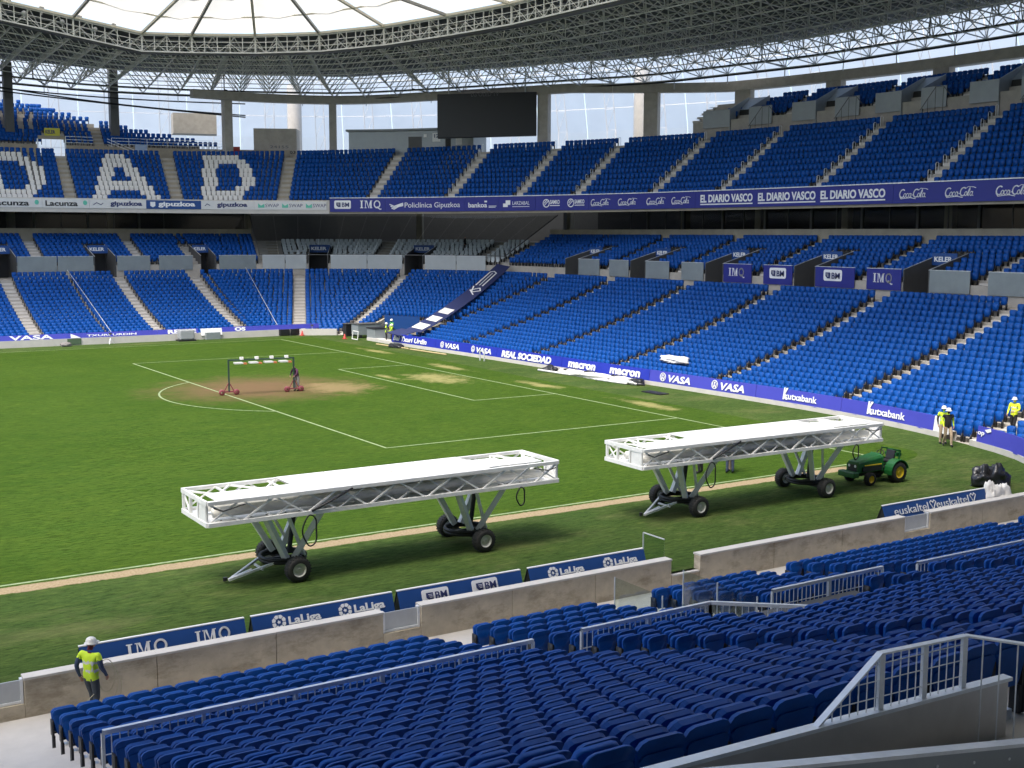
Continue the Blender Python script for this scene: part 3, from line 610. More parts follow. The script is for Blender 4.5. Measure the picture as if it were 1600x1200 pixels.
# top sections
VOM_T = [122.6, 131.6, 140.0, 148.9, 157.6, 166.5]; STAIR_T = [117.9, 127.2, 136.0, 144.6, 153.4, 162.0]
dT = lambda j: 11.7+.75*j
zT = lambda j: 20.05+.42*j
for j in range(5):
    u0 = 119.0+1.3*j; sg = [(s, .5) for s in STAIR_T if s > u0+1]+[(s, 1.05) for s in VOM_T if j < 3]
    u = row_u(gaps((u0, 170), sg), dT(j), fs_); far_add(F, u, dT(j), zT(j))
tp = [(10.9, 17.9), (10.9, 20.05)]
for j in range(5): tp += [(dT(j)+.25, zT(j)), (dT(j)+.25, zT(j+1) if j < 4 else zT(4)+.3)]
sweep(F, 118.0, F.L-3, tp, 'top_terrace', conc)['kind'] = 'structure'
dS = lambda j: 11.9+.8*j
zS = lambda j: 18.6+.455*j
for j in range(11):
    ue = 73.0-1.72*j; gl = [(x, .55) for x in (32.0, 52.9, 62.9) if x < ue-1]+([(57.8, 1.7)] if j < 3 else [])
    if j < 3: gl = [g for g in gl]
    far_add(F, row_u(gaps((20, ue), gl), dS(j), fs_), dS(j), zS(j))
    pr = [(dS(j)-.55, zS(j)-.47), (dS(j)-.55, zS(j)), (dS(j)+.25, zS(j)), (dS(j)+.25, zS(j)-.1)]
    for a0, a1 in (((18, 56.2), (59.4, ue+.3)) if j < 3 else ((18, ue+.3),)): sweep(F, a0, a1, pr, 'top_terrace', conc)['kind'] = 'structure'
# near stand: blocks as they stand behind the pitch wall
NB = [(-35.43, -27.45, 17, 'left'), (-26.23, -22.8, 7, 'middle'), (-20.98, -17.55, 7, 'third'), (-16.3, -7.35, 19, 'right'), (-6.1, 1.2, 15, 'far right')]
def pix(p):
    d = np.asarray(p)-CAM; z = d@fw; return 800+1886.917*(d@rt)/z, 600-1886.917*(d@up)/z, z
near = []
def nrow(x0, x1, n, bi, i):
    for j in range(n): near.append((x0+(j+.5)*(x1-x0)/n+random.gauss(0, .006), YN-ROW*i+random.gauss(0, .006), tread_low(i), bi, i, j))
for i in range(NEAR_END+1):
    nrow(-35.43, -27.45, 17, 0, i); nrow(-16.3, -7.35, 19, 3, i); nrow(-6.1, 1.2, 15, 4, i); nrow(-47.2, -39.2, 17, 9, i)
    if i < 6: nrow(-26.23, -22.8, 7, 1, i); nrow(-20.98, -17.55, 7, 2, i)
    elif i < 9: nrow(-26.23, -23.3, 6, 1, i); nrow(-18.5, -17.55, 2, 2, i)
    else: nrow(-26.23, -17.55, 18, 1, i)
BLK = {0: 'left stair', 1: 'middle stair', 2: 'glass screen', 3: 'right stair', 4: 'far right stair', 9: 'outer left stair'}
def hidden_by_parapet(u, v): return v > 1200-(u-1040)*.263+4 if u > 1040 else False
vis = []
for k, (x, y, z, bi, i, j) in enumerate(near):
    u, v, dz = pix((x, y, z+.72))
    if dz > 2 and 8 < u < 1592 and 0 < v < 1188 and not hidden_by_parapet(u, v-8): vis.append((dz, k))
vis.sort(); solo = set(k for _, k in vis[:300])
seat_me = []
for nm, pl, mi in near_parts:
    b = solid_mb(pl); me = bpy.data.meshes.new(nm); me.from_pydata(b.v, [], b.f); me.materials.append((blue, black, galv)[mi]); seat_me.append((nm, me))
for k, (x, y, z, bi, i, j) in enumerate(near):
    if k not in solo: continue
    e = bpy.data.objects.new('folding_chair', None); COL.objects.link(e); e.location = (x, y, z); e.rotation_euler = (random.gauss(0, .012), random.gauss(0, .008), random.gauss(0, .02)); e['local'] = 1; e.empty_display_size = .2
    tag(e, '%s blue seat from the %s, %s row behind the pitch wall' % (ORD[j], BLK[bi], ORD[i]), 'seat', 'blue folding seats of the near stand')
    for nm, me in seat_me:
        o = bpy.data.objects.new(nm, me); COL.objects.link(o); o.parent = e
rest = [n for k, n in enumerate(near) if k not in solo]
MASS.add(TN, np.array([r[:3] for r in rest]), np.tile([1., 0], (len(rest), 1)), np.tile([0, 1.], (len(rest), 1)))
o = MASS.build('stadium_seats', [blue, black, galv]); tag(o, 'rows of blue folding seats filling the stands round the pitch', 'seats', kind='stuff')
# white seats that spell letters
fm = []
for nm, pl, mi in far_parts:
    b = solid_mb(pl); me = bpy.data.meshes.new(nm); me.from_pydata(b.v, [], b.f); me.materials.append((white_seat, black)[mi]); fm.append((nm, me))
gm = []
for nm, pl, mi in far_parts:
    b = solid_mb(pl); me = bpy.data.meshes.new(nm); me.from_pydata(b.v, [], b.f); me.materials.append((grey_seat, black)[mi]); gm.append((nm, me))
def far_seat(name, p, n, z, meshes, label, group):
    e = bpy.data.objects.new(name, None); COL.objects.link(e); e.location = (p[0], p[1], z); e.rotation_euler = (0, 0, math.atan2(-n[1], -n[0])-math.pi/2); e.empty_display_size = .2
    tag(e, label, 'seat', group)
    for nm, me in meshes:
        o = bpy.data.objects.new(nm, me); COL.objects.link(o); o.parent = e
wc = {}
for p, n, z, a, i in white_spots:
    lt = {47.6: 'in the left letter D', 58.4: 'in the letter A', 68.7: 'in the right letter D'}[a]
    wc[(a, i)] = wc.get((a, i), 0)+1; far_seat('white_chair', p, n, z, fm, '%s white seat from the left %s, %s row up' % (ORD[wc[(a, i)]-1], lt, ORD[i]), 'white seats that spell letters')
# lounge seats behind glass in the corner
LST = [sl_a(72.3), sl_a(48.5), sl_a(24)]
for i in range(7):
    d = du(i)-.2; sg = [(s, .75) for s in LST]+[(s, VW+.2) for s in VOM_V if i < 4]
    for k, u in enumerate(row_u(gaps((V0+.3, V1-.3), sg), d, lambda u, d: (RA+d)/RA*.9)):
        far_seat('lounge_chair', L.off(u, d), L.nor(u), zu(i), gm, '%s grey lounge seat from the left, %s row behind the corner glass' % (ordinal(k), ORD[i]), 'grey lounge seats behind the corner glass')
# ================================================================== stairs
def stair_low(path, u, n, dfun, zfun, half, name='terrace_stair', i0=0, m=conc_light):
    b = MB()
    for i in range(i0, n-1):
        d = dfun(i)+.22; z0, z1 = zfun(i), zfun(i+1); zz = .5*(z0+z1); a = path.off(float(u), d-.36); c = path.off(float(u), d-.004); nn = path.nor(float(u)); tt = np.array([nn[1], -nn[0]])
        for (p0, p1, zb) in ((a, c, zz),):
            b.add([(*(p0-tt*half), z0+.002), (*(p0+tt*half), z0+.002), (*(p1+tt*half), z0+.002), (*(p1-tt*half), z0+.002), (*(p0-tt*half), zb), (*(p0+tt*half), zb), (*(p1+tt*half), zb), (*(p1-tt*half), zb)], [(4, 5, 6, 7), (0, 1, 5, 4), (1, 2, 6, 5), (3, 0, 4, 7)])
        p0 = path.off(float(u), dfun(i+1)-.54); p1 = path.off(float(u), dfun(i+1)+.2)
        b.add([(*(p0-tt*half), z1+.004), (*(p0+tt*half), z1+.004), (*(p1+tt*half), z1+.004), (*(p1-tt*half), z1+.004)], [(0, 1, 2, 3)])
    o = b.build(name, m); o['kind'] = 'structure'
for x in AX_S: stair_low(L, sl_x(x), NLOW, dl, tread_low, .55)
for a in (67, 40): stair_low(L, sl_a(a), NLOW, dl, tread_low, .55)
for y in AY_G: stair_low(L, sl_y(y), NLOW, dl, tread_low, .5, i0=(0 if y > -30 else -3))
for s in STAIR_U: stair_low(L, s, 9, du, zu, .5)
for s in LST: stair_low(L, s, 9, du, zu, .6, m=conc_tan)
for a in AF: stair_low(F, a, 11, dF, lambda i, a=a: zF(i, a), .5, m=(conc_tan if a < 80 else conc_light))
for a in STAIR_T: stair_low(F, a, 5, dT, zT, .42)
for a in (52.9, 62.9): stair_low(F, a, 10 if a < 60 else 6, dS, zS, .5, m=conc_tan)
for x in (-36.9, -26.84, -16.92, -6.72): stair_low(L, sl_n(x), NEAR_END, dl, tread_low, .5)
# hoop rails beside the upper stairs of the goal stand
hb = MB(); hb.tube([(0, .16, 0), (0, .16, .78), (0, .10, .86), (0, -.10, .86), (0, -.16, .78), (0, -.16, 0)], .022, 5); hme = hb.build('hoop', galv); hmesh = hme.data; bpy.data.objects.remove(hme)
for k, a in enumerate(AF[7:14]):
    for i in range(1, 11):
        p = F.p3(a-.48, dF(i), zF(i, a)); n = F.nor(a)
        o = bpy.data.objects.new('hoop_rail', hmesh); COL.objects.link(o); o.location = p; o.rotation_euler = (0, 0, math.atan2(n[1], n[0])-math.pi/2)
        tag(o, 'steel hoop on the %s upper goal stair from the screen, %s row' % (ORD[k], ORD[i]), 'handrail', 'hoop handrails of the upper goal stand')
# ================================================================== near rails, parapet
def rail(name, label, pts, h, post_every, mesh=True, bars=.13, group='galvanised guard rails of the near stand', rail_r=.038):
    """guard rail: flat top rail, square posts, welded infill; pts are foot points"""
    t = thing(name, label, 'guard rail', pts[0], group)
    tb = MB(); pb = MB(); ib = MB()
    tops = [V3(p)+(0, 0, h) for p in pts]
    for p, q in zip(tops[:-1], tops[1:]): tb.bar(p, q, rail_r*1.35)
    for p, q in zip(pts[:-1], pts[1:]):
        p, q = V3(p), V3(q); l = np.linalg.norm(q-p); n = max(1, int(round(l/post_every)))
        for k in range(n+1):
            a = p+(q-p)*k/n
            x = MB(); x.bar(a, a+(0, 0, h-.02), .036); x.build('post', galv, t)
        if mesh:
            nb = int(l/bars)
            for k in range(1, nb):
                a = p+(q-p)*k/nb; ib.bar(a+(0, 0, .08), a+(0, 0, h-.03), .0105)
            for zz in (.08, .34, .60): ib.bar(p+(0, 0, zz), q+(0, 0, zz), .0105)
    tb.build('top_rail', galv, t)
    if mesh: ib.build('infill', galv, t)
    return t
RY = -48.32; RZ = tread_low(5.5)-.02
rail('guard_rail', 'long galvanised guard rail across the left block of near seats', [(-35.5, RY, RZ), (-27.45, RY, RZ)], .98, 1.6)
rail('guard_rail', 'galvanised guard rail right of the middle stair, bent at the glass', [(-26.3, RY, RZ), (-22.95, RY, RZ), (-21.15, RY-2.15, RZ+.15)], .98, 1.5)
rail('guard_rail', 'galvanised guard rail behind the bent rail near the glass screen', [(-21.15, RY, RZ), (-17.6, RY, RZ)], .95, 1.7)
rail('guard_rail', 'short galvanised guard rail on the camera side of the seat opening', [(-20.75, RY-2.2, RZ+.25), (-18.5, RY-2.2, RZ+.25)], .95, 1.1)
rail('guard_rail', 'galvanised guard rail across the right block of near seats', [(-16.35, RY, RZ-.05), (-7.3, RY, RZ-.1)], .92, 1.8)
t = thing('glass_screen', 'clear glass screen beside the opening in the near seats', 'screen', (-22.6, -46.2, .4)); b = MB(); b.box(-22.42, -22.405, -47.9, -44.3, .0, 1.05); b.build('pane', glass, t); b = MB()
for y in (-47.9, -46.1, -44.3): b.bar((-22.41, y, -.3), (-22.41, y, 1.06), .018)
b.build('post', galv, t)
t = thing('glass_screen', 'clear glass screen in front of the folded seats of the third block', 'screen', (-20.9, -46.2, .4)); b = MB(); b.box(-21.2, -21.185, -47.9, -45.4, .1, 1.30); b.build('pane', glass, t); b = MB()
for y in (-47.9, -46.6, -45.4): b.bar((-21.19, y, -.3), (-21.19, y, 1.31), .018)
b.build('post', galv, t)
# stair well between the blocks: dark sheet stands for the shaded void
b = MB(); b.box(-22.9, -18.6, RY-2.1, RY-.06, tread_low(8)+.012, tread_low(8)+.02); o = b.build('stair_well_shade', dark_grey); o['kind'] = 'structure'
# parapet by the camera: steel sheet, railing, front ledge
PY = -60.62
def PZ(x): return 5.53+(x+34.47)*(5.41-5.53)/3.84
t = thing('steel_parapet', 'brushed steel parapet sheet below the slanted railing in front', 'parapet', (-31.8, PY, WZ))
b = MB(); zb = WZ-.6; b.add([(-37.5, PY, zb), (-30.6, PY, zb), (-30.6, PY, PZ(-30.6)), (-37.5, PY, PZ(-37.5)), (-37.5, PY-.04, zb), (-30.6, PY-.04, zb), (-30.6, PY-.04, PZ(-30.6)), (-37.5, PY-.04, PZ(-37.5))], [(0, 1, 2, 3), (7, 6, 5, 4), (0, 4, 5, 1), (1, 5, 6, 2), (3, 2, 6, 7), (0, 3, 7, 4)]); b.build('sheet', steel, t)
b = MB(); b.add([(-37.5, PY+.03, PZ(-37.5)+.003), (-30.58, PY+.03, PZ(-30.6)+.003), (-30.58, PY-.07, PZ(-30.6)+.003), (-37.5, PY-.07, PZ(-37.5)+.003), (-37.5, PY+.03, PZ(-37.5)+.035), (-30.58, PY+.03, PZ(-30.6)+.035), (-30.58, PY-.07, PZ(-30.6)+.035), (-37.5, PY-.07, PZ(-37.5)+.035)], [(4, 5, 6, 7), (0, 3, 2, 1), (3, 7, 6, 2), (1, 2, 6, 5), (0, 1, 5, 4)]); b.build('coping', galv, t)
t = thing('slanted_railing', 'galvanised railing with a slanted end on the steel parapet', 'railing', (-31.5, PY, 5.1))
tp_ = [(-33.0, PY-.02, 5.50), (-32.27, PY-.02, 5.97), (-31.19, PY-.02, 5.92), (-30.2, PY-1.0, 5.80)]
b = MB()
for p, q in zip(tp_[:-1], tp_[1:]):
    p, q = V3(p), V3(q); d = (q-p)/np.linalg.norm(q-p); sd_ = np.cross(d, (0, 0, 1.)); sd_ /= np.linalg.norm(sd_); u_ = np.cross(sd_, d); b.frame_box(p, d, sd_, u_, -.004, np.linalg.norm(q-p)+.004, -.03, .03, -.008, .008)
b.build('top_rail', galv, t)
for x in (-32.25, -31.72, -31.21):
    zt_ = 5.97+(x+32.27)*(-.05/1.08); b = MB(); b.box(x-.03, x+.03, PY-.035, PY-.005, PZ(x)+.03, zt_-.01); b.build('post', galv, t)
b = MB()
for x in np.arange(-32.9, -31.21, .098):
    zt_ = 5.97+(x+32.27)*(-.05/1.08) if x > -32.27 else 5.50+(x+33.0)*.644
    if zt_-PZ(x) > .07: b.bar((x, PY-.02, PZ(x)+.03), (x, PY-.02, zt_), .006, 5)
for hz, xs in ((.14, -32.75), (.28, -32.52), (.42, -32.3)): b.bar((xs, PY-.02, PZ(xs)+hz), (-31.21, PY-.02, PZ(-31.21)+hz), .005, 5)
for k in range(1, 10):
    f = k/10; p = V3(tp_[2])*(1-f)+V3(tp_[3])*f; b.bar((p[0], p[1], 4.75), p, .007, 5)
b.build('infill', galv, t)
t = thing('front_ledge', 'grey riveted metal ledge in the bottom right corner', 'ledge', (-32, -61.3, 5))
A_, B_ = np.array([-34.6, -61.0, 5.66]), np.array([-29.0, -61.35, 4.86])
b = MB(); d_ = (B_-A_)/np.linalg.norm(B_-A_); b.frame_box(A_, d_, (0, -1, 0), (0, 0, 1), 0, 6.2, 0, .05, -1.2, -.004); b.build('sheet', grey_panel, t)
b = MB(); b.frame_box(A_, d_, (0, -1, 0), (0, 0, 1), 0, 6.2, -.03, .08, 0, .03); b.build('coping', galv, t)
b = MB()
for k in range(14): b.lathe(A_+d_*(.3+k*.42)+V3((0, -.052, -.10)), (0, -1, 0), [(.014, 0), (.012, .006), (0, .008)], 8)
b.build('rivet', galv, t)
# ================================================================== fascia boards of the upper tier
def fascia(name, label, s0, s1, d, z0, z1, m, group='advertising boards on the upper tier front'):
    t = thing(name, label, 'board', F.p3(.5*(s0+s1), d, z0), group)
    o = sweep(F, s0+.01, s1-.01, [(d, z0), (d, z1), (d+.12, z1), (d+.12, z0)], 'panel', m, t, step=.8, close=True); return t
fz = 11.5
def curve_fn(d, z): return lambda u, v, t: F.p3(u, d-.004-t, z+v)
BL = 'royal blue fascia board with '
f = curve_fn(-.55, fz)
t = fascia('fascia_board', BL+'the BM tag and IMQ lettering', 84.4, 90.7, -.55, fz, fz+1.4, royal); logo_bm(f, 84.9, .32, .86, t, letter_navy); polys(place(logo_imq(), 87.8, .38, .80, .78), f, letter, t)
t = fascia('fascia_board', BL+'wave emblem and clinic name', 90.7, 100.0, -.55, fz, fz+1.4, royal); polys([q for k in range(3) for q in stroke([(91.2+.12*k, .75-.2*k), (91.7, .55-.14*k), (92.2, .72-.1*k), (92.7, .86-.12*k)], .10)], f, letter, t, 'emblem'); write('Policlínica Gipuzkoa', 92.9, 99.4, .42, .52, f, letter, t, .0)
t = fascia('fascia_board', BL+'bankoa lettering', 100.0, 104.0, -.55, fz, fz+1.4, royal); write('bankoa', 100.4, 102.6, .38, .46, f, letter, t, .02); polys([rect(102.8, 103.6, .34, .40), rect(102.8, 103.7, .46, .52), rect(102.3, 102.6, .86, 1.02)], f, letter, t, 'small_print')
t = fascia('fascia_board', BL+'square mark and LARZABAL lettering', 104.0, 108.3, -.55, fz, fz+1.4, royal); polys([rect(104.5, 105.05, .38, .72), rect(104.8, 105.35, .58, 1.02)], f, letter, t, 'emblem'); write('LARZABAL', 105.6, 107.6, .58, .34, f, letter, t, .0); polys([rect(105.6, 107.6, .38, .43)], f, letter, t, 'small_print')
t = fascia('fascia_board', BL+'two round emblems side by side', 108.3, 114.6, -.55, fz, fz+1.4, royal)
for x in (109.2, 112.1):
    polys(stroke(arc(x+.4, .68, .36, .36, 0, 360, 18), .09)+stroke([(x+.2, .5), (x+.6, .85)], .08)+stroke([(x+.18, .7), (x+.45, .95)], .08), f, letter, t, 'emblem'); write('SAMKO', x+.85, x+2.0, .62, .36, f, letter, t, .03); polys([rect(x+.85, x+2.0, .42, .5)], f, letter, t, 'small_print')
t = fascia('fascia_board', BL+'three white script logos left of the newspaper name', 114.6, 127.3, -.55, fz, fz+1.4, royal)
for x in (114.8, 118.0, 121.4, 124.4)[:4]: logo_coke(f, x, .40, 2.4, t)
t = fascia('fascia_board', BL+'the underlined newspaper name three times', 127.3, 147.9, -.55, fz, fz+1.4, royal)
for x0, x1 in ((127.9, 133.8), (134.4, 140.5), (141.0, 147.2)):
    write('EL DIARIO VASCO', x0, x1, .48, .60, f, letter, t, .035); polys([rect(x0, x1, .24, .34)], f, letter, t, 'underline')
t = fascia('fascia_board', BL+'white script logos at the right edge of the photo', 147.9, 168, -.55, fz, fz+1.4, royal)
for x in (148.4, 152.3, 156.3, 160.3): logo_coke(f, x, .36, 2.6, t)
o = sweep(F, 84.4, 168, [(-.62, fz+1.402), (-.62, fz+1.47), (-.2, fz+1.47), (-.2, fz+1.402)], 'fascia_coping', letter); tag(o, 'white capping strip along the top of the royal blue fascia', 'coping')
# left side: white banners on a concrete edge
WZ0 = 11.72
fl = curve_fn(-.30, WZ0)
white_b = mat('banner_white', (.66, .66, .64), .7, var=.05, scale=1)
def banner(label, s0, s1, m): return fascia('banner', label, s0, s1, -.30, WZ0, WZ0+.86, m, 'banners on the far side stand front')
t = banner('white banner with black stencil lettering at the left edge of the photo', 49.0, 55.6, white_b); write('Lacunza', 50.9, 54.4, .2, .5, fl, letter_black, t, .03); polys([arc(55.1, .52, .2, .24, 0, 330, 12)], fl, green_mark, t, 'emblem')
t = banner('white banner with black stencil lettering above the letter A', 55.6, 60.0, white_b); write('Lacunza', 55.9, 58.9, .2, .5, fl, letter_black, t, .03); polys([arc(59.6, .52, .2, .24, 0, 330, 12)], fl, green_mark, t, 'emblem')
t = banner('white banner with navy gipuzkoa lettering left of the navy one', 60.0, 65.5, white_b); write('gipuzkoa', 62.0, 65.1, .3, .42, fl, letter_navy, t, .04); polys(stroke([(60.4, .35), (60.7, .55), (61.1, .35), (61.3, .5)], .07), fl, letter_navy, t, 'emblem')
t = banner('navy banner with white gipuzkoa lettering and a shield', 65.5, 71.0, navy); write('gipuzkoa', 66.7, 70.4, .3, .44, fl, letter, t, .04); polys([[(65.9, .7), (65.9, .3), (66.15, .15), (66.4, .3), (66.4, .7)]], fl, letter, t, 'emblem')
t = banner('white banner with navy gipuzkoa lettering right of the navy one', 71.0, 76.4, white_b); write('gipuzkoa', 72.6, 75.7, .3, .42, fl, letter_navy, t, .04); polys(stroke([(71.4, .35), (71.6, .55), (71.9, .4)], .07), fl, letter_navy, t, 'emblem')
t = banner('white banner repeating SWAP with green marks', 76.4, 84.0, white_b)
for x in (76.8, 79.3, 81.8):
    polys([[(x, .2), (x+.65, .2), (x+.65, .62), (x+.3, .4), (x, .66)]], fl, green_mark, t, 'emblem'); write('SWAP', x+.75, x+2.15, .26, .36, fl, letter_navy, t, .0)
for s0, s1 in ((2, 84.3),):
    o = sweep(F, s0, s1, [(-.16, 11.3), (-.22, 11.3), (-.22, 12.70), (-.16, 12.70)], 'edge_beam', conc_light, step=1); tag(o, 'pale concrete edge beam under the white banners', 'beam')
o = sweep(F, 84.3, F.L-3, [(-.4, 11.3), (-.4, 12.6), (-.16, 12.6), (-.16, 11.3)], 'edge_beam', conc_tan, step=1); tag(o, 'concrete edge beam behind the royal blue fascia', 'beam')
# ================================================================== boards of the lower stands
def s_of_y(y): return float(WALL.s[np.argmin(abs(WALL.p[:, 1]-y))])
def wall_fn(lean=.12):
    def f(u, v, t): return np.append(WALL.off(float(u), -.03-t+lean*v), .24+v)
    return f
def goal_board(label, y0, y1, m=violet):
    s0, s1 = s_of_y(y0), s_of_y(y1); us = np.linspace(s0+.015, s1-.015, max(2, int((s1-s0)/1.0))); t = thing('pitch_board', label, 'board', (*WALL.at(.5*(s0+s1)), .2), 'boards along the goal stand')
    b = MB(); n = 4; vs = []
    for u in us:
        for d, z in ((-.0, .22), (.09, .95), (.15, .95), (.06, .22)): vs.append((*WALL.off(float(u), d), z))
    b.add(vs, [(k*n+j, k*n+(j+1) % n, (k+1)*n+(j+1) % n, (k+1)*n+j) for k in range(len(us)-1) for j in range(n)]+[(0, 1, 2, 3), tuple(len(vs)-4+j for j in (3, 2, 1, 0))]); b.build('panel', m, t); return t, s0, s1
wf = wall_fn(); royal2 = mat('board_bright', (.014, .030, .36), .5, var=.05, scale=.8)
t, s0, s1 = goal_board('blue pitch board with white slanted Txuri Urdin lettering', 24.0, 17.2, royal2); write('Bai Txuri Urdin', s0+.3, s1-1.3, .18, .38, wf, letter, t, .03, .2)
t, s0, s1 = goal_board('blue pitch board with two round car emblems and VASA', 17.2, 8.4, royal2)
for x in (s0+.8, s0+5.2): logo_vw(wf, x, .12, .5, t); write('VASA', x+.7, x+2.7, .16, .38, wf, letter, t, .03, .2)
t, s0, s1 = goal_board('blue pitch board lettered REAL SOCIEDAD', 8.4, .3, royal2); write('REAL SOCIEDAD', s0+.7, s0+6.9, .14, .42, wf, letter, t, .05, .12)
t, s0, s1 = goal_board('blue pitch board lettered macron twice', .3, -8.6, royal2)
for x in (s0+.8, s0+5.3): write('macron', x, x+3.0, .15, .5, wf, letter, t, .04, .1)
t, s0, s1 = goal_board('violet pitch board with two round car emblems and VASA', -8.6, -18.0)
for x in (s0+1.0, s0+5.5): logo_vw(wf, x, .12, .52, t); write('VASA', x+.75, x+2.7, .15, .4, wf, letter, t, .03, .2)
t, s0, s1 = goal_board('violet pitch board lettered kutxabank left of the walking workers', -18.0, -24.2); write('kutxabank', s0+2.2, s0+4.6, .2, .34, wf, letter, t, .02); write('K', s0+2.1, s0+2.45, .2, .56, wf, letter, t, .06, .1)
t, s0, s1 = goal_board('violet pitch board lettered kutxabank nearest the walking workers', -24.2, -30.6); write('kutxabank', s0+2.0, s0+4.6, .2, .34, wf, letter, t, .02); write('K', s0+1.9, s0+2.3, .2, .56, wf, letter, t, .06, .1)
t, s0, s1 = goal_board('white end panel of the pitch boards behind the walking workers', -30.6, -31.7, white_matte)
t, s0, s1 = goal_board('violet pitch board at the right edge with a small white mark', -33.6, -41.0); write('op', s0+.1, s0+.55, .36, .2, wf, letter, t, .02); polys([[(s0+.55, .6), (s0+.95, .72), (s0+1.0, .58), (s0+.75, .5)]], wf, letter, t, 'emblem')
# far side
def side_board(label, x0, x1, m=violet):
    t = thing('pitch_board', label, 'board', (.5*(x0+x1), 37.2, .6), 'boards along the far side wall'); b = MB(); b.frame_box((x0, 37.02, .582), (1, 0, 0), (0, 1, 0), (0, .22, .975), 0, x1-x0-.02, 0, .05, 0, .42); b.build('panel', m, t)
    return t, flat((x0, 37.02-.006, .582), (1, 0, 0), (0, .22, .975), (0, -1, 0))
t, g = side_board('violet side board lettered VASA at the left edge of the photo', -28, -17.2); write('VASA', 6.2, 9.6, .04, .34, g, letter, t, .03)
t, g = side_board('violet side board with a white flame mark and small print', -17.2, -9.8); polys([[(.2, .03), (.2, .38), (.55, .24), (1.0, .03)]], g, letter, t, 'emblem'); write('TXURI URDIN', 1.5, 5.6, .10, .16, g, letter, t, .02)
t, g = side_board('violet side board lettered REALE beside the covered box', -9.8, -6.2); write('REALE', .9, 3.4, .05, .32, g, letter, t, .04)
t, g = side_board('violet side board lettered OS by the white panel', -4.2, 5.2); write('OS', 1.3, 2.3, .06, .30, g, letter, t, .05)
t = thing('loose_panel', 'white panel leaning on the far wall beside the violet boards', 'panel', (-5, 37, .6)); b = MB(); b.frame_box((-6.0, 36.9, .35), (1, 0, 0), (0, 1, 0), (0, .3, .95), 0, 1.9, 0, .04, 0, .62); b.build('sheet', white_matte, t)
# ================================================================== walkway panels, openings
def seg_panel(label, path, s0, s1, d, z0, z1, m, name='walkway_panel', grp='panels along the middle walkway'):
    t = thing(name, label, 'panel', path.p3(.5*(s0+s1), d, z0), grp); a, c = path.p3(s0, d, z0), path.p3(s1, d, z0); e = (c-a); l = np.linalg.norm(e); e /= l; nn = np.array([-e[1], e[0], 0])
    b = MB(); b.frame_box(a, e, nn, (0, 0, 1), 0, l, 0, .05, 0, z1-z0); b.build('sheet', m, t)
    b = MB(); b.frame_box(a, e, nn, (0, 0, 1), -.01, l+.01, -.012, .062, z1-z0+.002, z1-z0+.035); b.build('capping', galv, t)
    return t, flat(a-nn*.008, e, (0, 0, 1), -nn), l
def opening(label, path, s, hw, d0, d1, z0, zs, zr, text=True, zb=None):
    """sunk stair mouth: side walls that rise with the rows, back wall and a sign over it"""
    t = thing('stair_mouth', label, 'entrance', path.p3(s, d0, z0), 'stair mouths of the stands')
    for sg in (-1, 1):
        a, c = path.p3(s+sg*hw, d0, z0), path.p3(s+sg*hw, d1, z0); e = path.p3(s+sg*hw*1.06, d0, z0)-a; b = MB()
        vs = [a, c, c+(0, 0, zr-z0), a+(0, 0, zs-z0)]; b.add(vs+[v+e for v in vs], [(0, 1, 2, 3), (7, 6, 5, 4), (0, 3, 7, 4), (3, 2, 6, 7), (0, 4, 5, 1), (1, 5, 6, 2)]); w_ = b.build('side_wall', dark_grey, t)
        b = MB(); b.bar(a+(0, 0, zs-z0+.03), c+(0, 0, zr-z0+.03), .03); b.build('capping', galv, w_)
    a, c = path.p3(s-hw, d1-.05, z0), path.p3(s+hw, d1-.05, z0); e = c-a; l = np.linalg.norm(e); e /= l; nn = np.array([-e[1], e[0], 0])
    b = MB(); b.frame_box(a, e, nn, (0, 0, 1), 0, l, 0, .03, 0, zr-z0-.02); b.build('back_wall', dark, t)  # near-black sheet carries the shade of the passage in its colour
    if text:
        hs = .82; b = MB(); b.frame_box(a-nn*1.2+(0, 0, zr-z0-hs), e, nn, (0, 0, 1), 0, l, 0, .06, 0, hs); sgn = b.build('sign', navy, t)
        g = flat(a-nn*1.21+(0, 0, zr-z0-hs), e, (0, 0, 1), -nn); write('KELER', l*.1, l*.82, .26, .32, g, letter, sgn, .03)
    return t
names_v = {}
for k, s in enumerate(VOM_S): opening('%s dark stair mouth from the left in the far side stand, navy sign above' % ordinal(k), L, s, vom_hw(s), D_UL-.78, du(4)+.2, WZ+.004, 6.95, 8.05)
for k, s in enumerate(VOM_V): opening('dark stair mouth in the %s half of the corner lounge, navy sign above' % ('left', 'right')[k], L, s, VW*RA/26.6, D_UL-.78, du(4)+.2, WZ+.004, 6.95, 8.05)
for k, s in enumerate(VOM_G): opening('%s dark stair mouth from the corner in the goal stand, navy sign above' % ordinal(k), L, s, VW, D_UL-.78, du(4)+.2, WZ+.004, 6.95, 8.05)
frost = mat('frosted_panel', (.24, .275, .285), .35, .1, var=.10, scale=1.1); pale_panel = mat('pale_panel', (.42, .45, .45), .5, var=.06, scale=1)
Z0P, Z1P = 5.55, 6.98
ks = 0
for a, c in ((-27.8, -25.8), (-24.2, -19.8), (-17.5, -13.9), (-14.0+.2, -10.45), (-8.15, -4.9), (-4.0, -.55)):
    ks += 1; seg_panel('%s grey walkway panel from the left in the far side stand' % ordinal(ks-1), L, sl_x(a), sl_x(min(c, 2.6)) if c < 2.7 else sl_a(84), D_UL-.86, Z0P, Z1P, frost)
seg_panel('grey walkway panel right of the last stair mouth before the lounge', L, sl_a(85.6), sl_a(77), D_UL-.86, Z0P, Z1P, frost)
